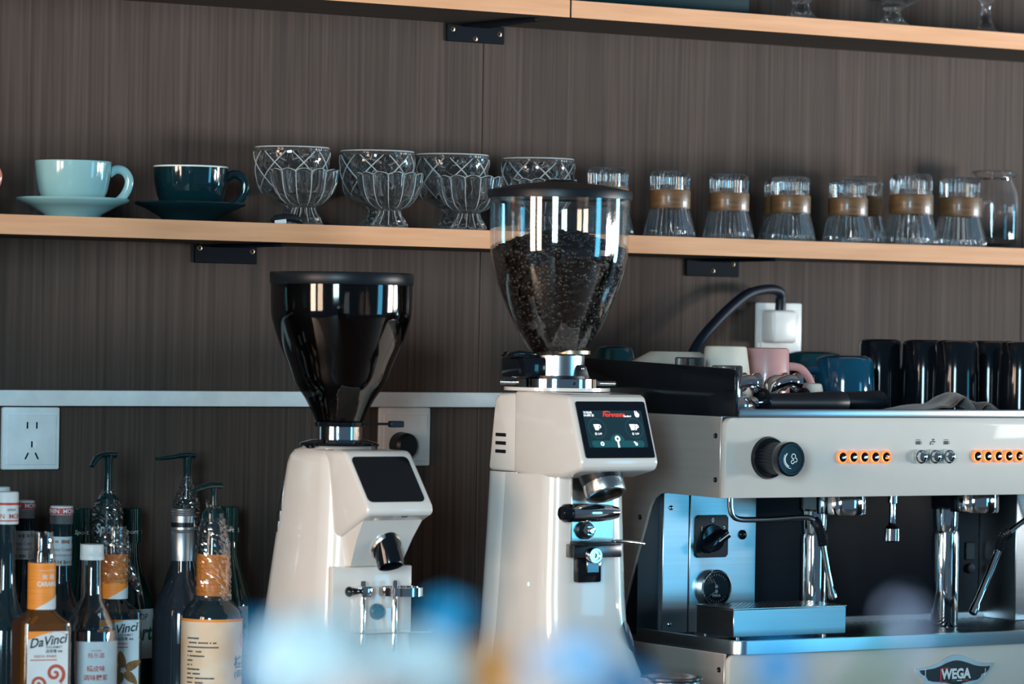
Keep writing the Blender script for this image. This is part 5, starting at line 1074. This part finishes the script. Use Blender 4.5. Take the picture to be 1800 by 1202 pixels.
for k, ln in enumerate(lens):
    z = 0.1330 - 0.0058 * k; u = -0.022
    while u < -0.022 + ln:
        wd = random.choice((0.0016, 0.0018, 0.0020)); hh = random.uniform(0.0017, 0.0022)
        if random.random() > 0.08: patch(b, pl_, u, u + wd, z - hh / 2, z + hh / 2)
        u += wd + 0.0004
obj('label_small_print', b, 'ink', lb)
b = nb(); text(b, '桂花', 0.0175, cyl(0.0398, 0.1000, 44, 0.0011), bold=0.02); text(b, '(调味糖浆)', 0.0110, cyl(0.0398, 0.0850, 56, 0.0011), bold=0.01); obj('label_lettering', b, 'ink', lb)
b = nb(); ringshape(b, cyl(0.0398, 0.1290, 52, 0.0011), 0.006, 0.010, 0, 0, 24); obj('label_seal', b, 'orange', lb)
b = nb(); text(b, '桂花风味', 0.0040, cyl(0.0398, 0.0420, -40, 0.0011)); obj('label_foot_print', b, 'orange', lb)

# ================================================================== BLURRED FLOWERS NEAR THE CAMERA
bc = thing('bar_ledge', 'narrow dark bar ledge below the frame carrying the flower vase', 'counter', (-1.99, -3.46, -0.9))
b = nb(); box(b, -0.45, 0.45, -0.16, 0.16, 1.06, 1.10, 0.004, 2, rotz(-32)); obj('ledge_top', b, 'worktop', bc)
b = nb(); box(b, -0.42, 0.42, -0.12, 0.12, 0.0, 1.06, 0.004, 2, rotz(-32)); obj('ledge_front', b, 'dark', bc)
v_ = thing('flower_vase', 'squat grey vase standing on the bar ledge', 'vase', (-2.00, -3.48, 0.2))
b = nb(); lathe(b, [(0, 0.003), (0.045, 0.0), (0.060, 0.02), (0.065, 0.06), (0.055, 0.09), (0.052, 0.095), (0.050, 0.09), (0.058, 0.06), (0.05, 0.02), (0, 0.012)], 40); obj('vase_body', b, 'vase', v_)
VB = Vector((-2.00, -3.48, 0.25)); FLG = 'out-of-focus flowers in the foreground'
def blossom(label, c, rx, ry, rz_, m, n, seed, ps=0.012, m2=None):
    random.seed(seed); r = thing('blossom', label, 'flower', c, 0, FLG); C_ = Vector(c)
    for mt, cnt, nm in ((m, n, 'petals'),) + (((m2, n // 3, 'outer_petals'),) if m2 else ()):
        b = nb()
        for k in range(cnt):
            d = Vector((random.gauss(0, 1), random.gauss(0, 1), random.gauss(0, 1))).normalized(); p = Vector((d.x * rx, d.y * ry, d.z * rz_)) * random.uniform(0.75, 1.0)
            if nm == 'outer_petals': p = p * 1.08
            q = d.to_track_quat('Z', 'Y').to_matrix() @ Matrix.Rotation(random.uniform(0, 6.28), 3, 'Z') @ Matrix.Rotation(random.uniform(-0.5, 0.5), 3, 'X')
            vs = [b.verts.new(p + q @ Vector(w_) * ps) for w_ in ((0, -1, 0), (0.6, -0.45, 0.12), (0.75, 0.25, 0.2), (0.3, 0.8, 0.15), (0, 0.65, 0.08), (-0.3, 0.8, 0.15), (-0.75, 0.25, 0.2), (-0.6, -0.45, 0.12))]
            ct = b.verts.new(p + q @ Vector((0, 0, -0.02)) * ps); bt = b.verts.new(p + q @ Vector((0, 0, -0.14)) * ps)
            for i in range(8): b.faces.new((ct, vs[i], vs[(i + 1) % 8])); b.faces.new((bt, vs[(i + 1) % 8], vs[i]))
        o = obj(nm, b, mt, r); o['kind'] = 'stuff'
    b = nb(); mid = (VB - C_) * 0.55 + Vector((0, 0, -0.01)); tube(b, [(0, 0, 0), tuple(mid), tuple(VB - C_)], 0.0022, 8, 5); obj('stem', b, 'stem', r)
    return r
blossom('large blurred pale blue and white blossom at bottom centre', (-2.0986, -3.5095, 0.4265), 0.0230, 0.018, 0.0180, 'petalpale', 300, 1, 0.006)
blossom('blurred pale blue blossom joined right of the larger pale one', (-2.0692, -3.5283, 0.4225), 0.0225, 0.016, 0.0140, 'petalpale', 260, 12, 0.006)
blossom('blurred vivid cyan blossom behind the pale ones', (-2.0097, -3.4476, 0.4343), 0.0085, 0.008, 0.0075, 'petalcyan', 60, 2, 0.004)
blossom('blurred vivid cyan blossom at the left rim of the largest pale one', (-2.1010, -3.4720, 0.4245), 0.0060, 0.008, 0.0140, 'petalcyan', 60, 3, 0.004)
blossom('blurred orange blossom right of the pale blue ones', (-2.0492, -3.5410, 0.4236), 0.0062, 0.007, 0.0110, 'petalorange', 60, 4, 0.004)
blossom('blurred dusty pink blossom under the pale blue ones', (-2.1207, -3.5784, 0.4225), 0.0200, 0.008, 0.0050, 'petalpink', 90, 5, 0.004)
blossom('blurred periwinkle blue blossom in front of the tall grinder', (-2.0251, -3.5564, 0.4275), 0.0170, 0.012, 0.0095, 'petalperi', 44, 6, 0.004)
blossom('blurred deep blue blossom below the tall grinder', (-1.9820, -3.5246, 0.4150), 0.0095, 0.009, 0.0065, 'petalblue', 50, 7, 0.004)
blossom('blurred blue blossom in front of the machine base', (-1.9970, -3.6335, 0.4320), 0.0050, 0.007, 0.0085, 'petalblue', 40, 8, 0.004)
blossom('blurred lilac bud in front of the drip tray', (-1.9619, -3.6559, 0.4460), 0.0045, 0.005, 0.0110, 'petallilac', 16, 9, 0.0030)
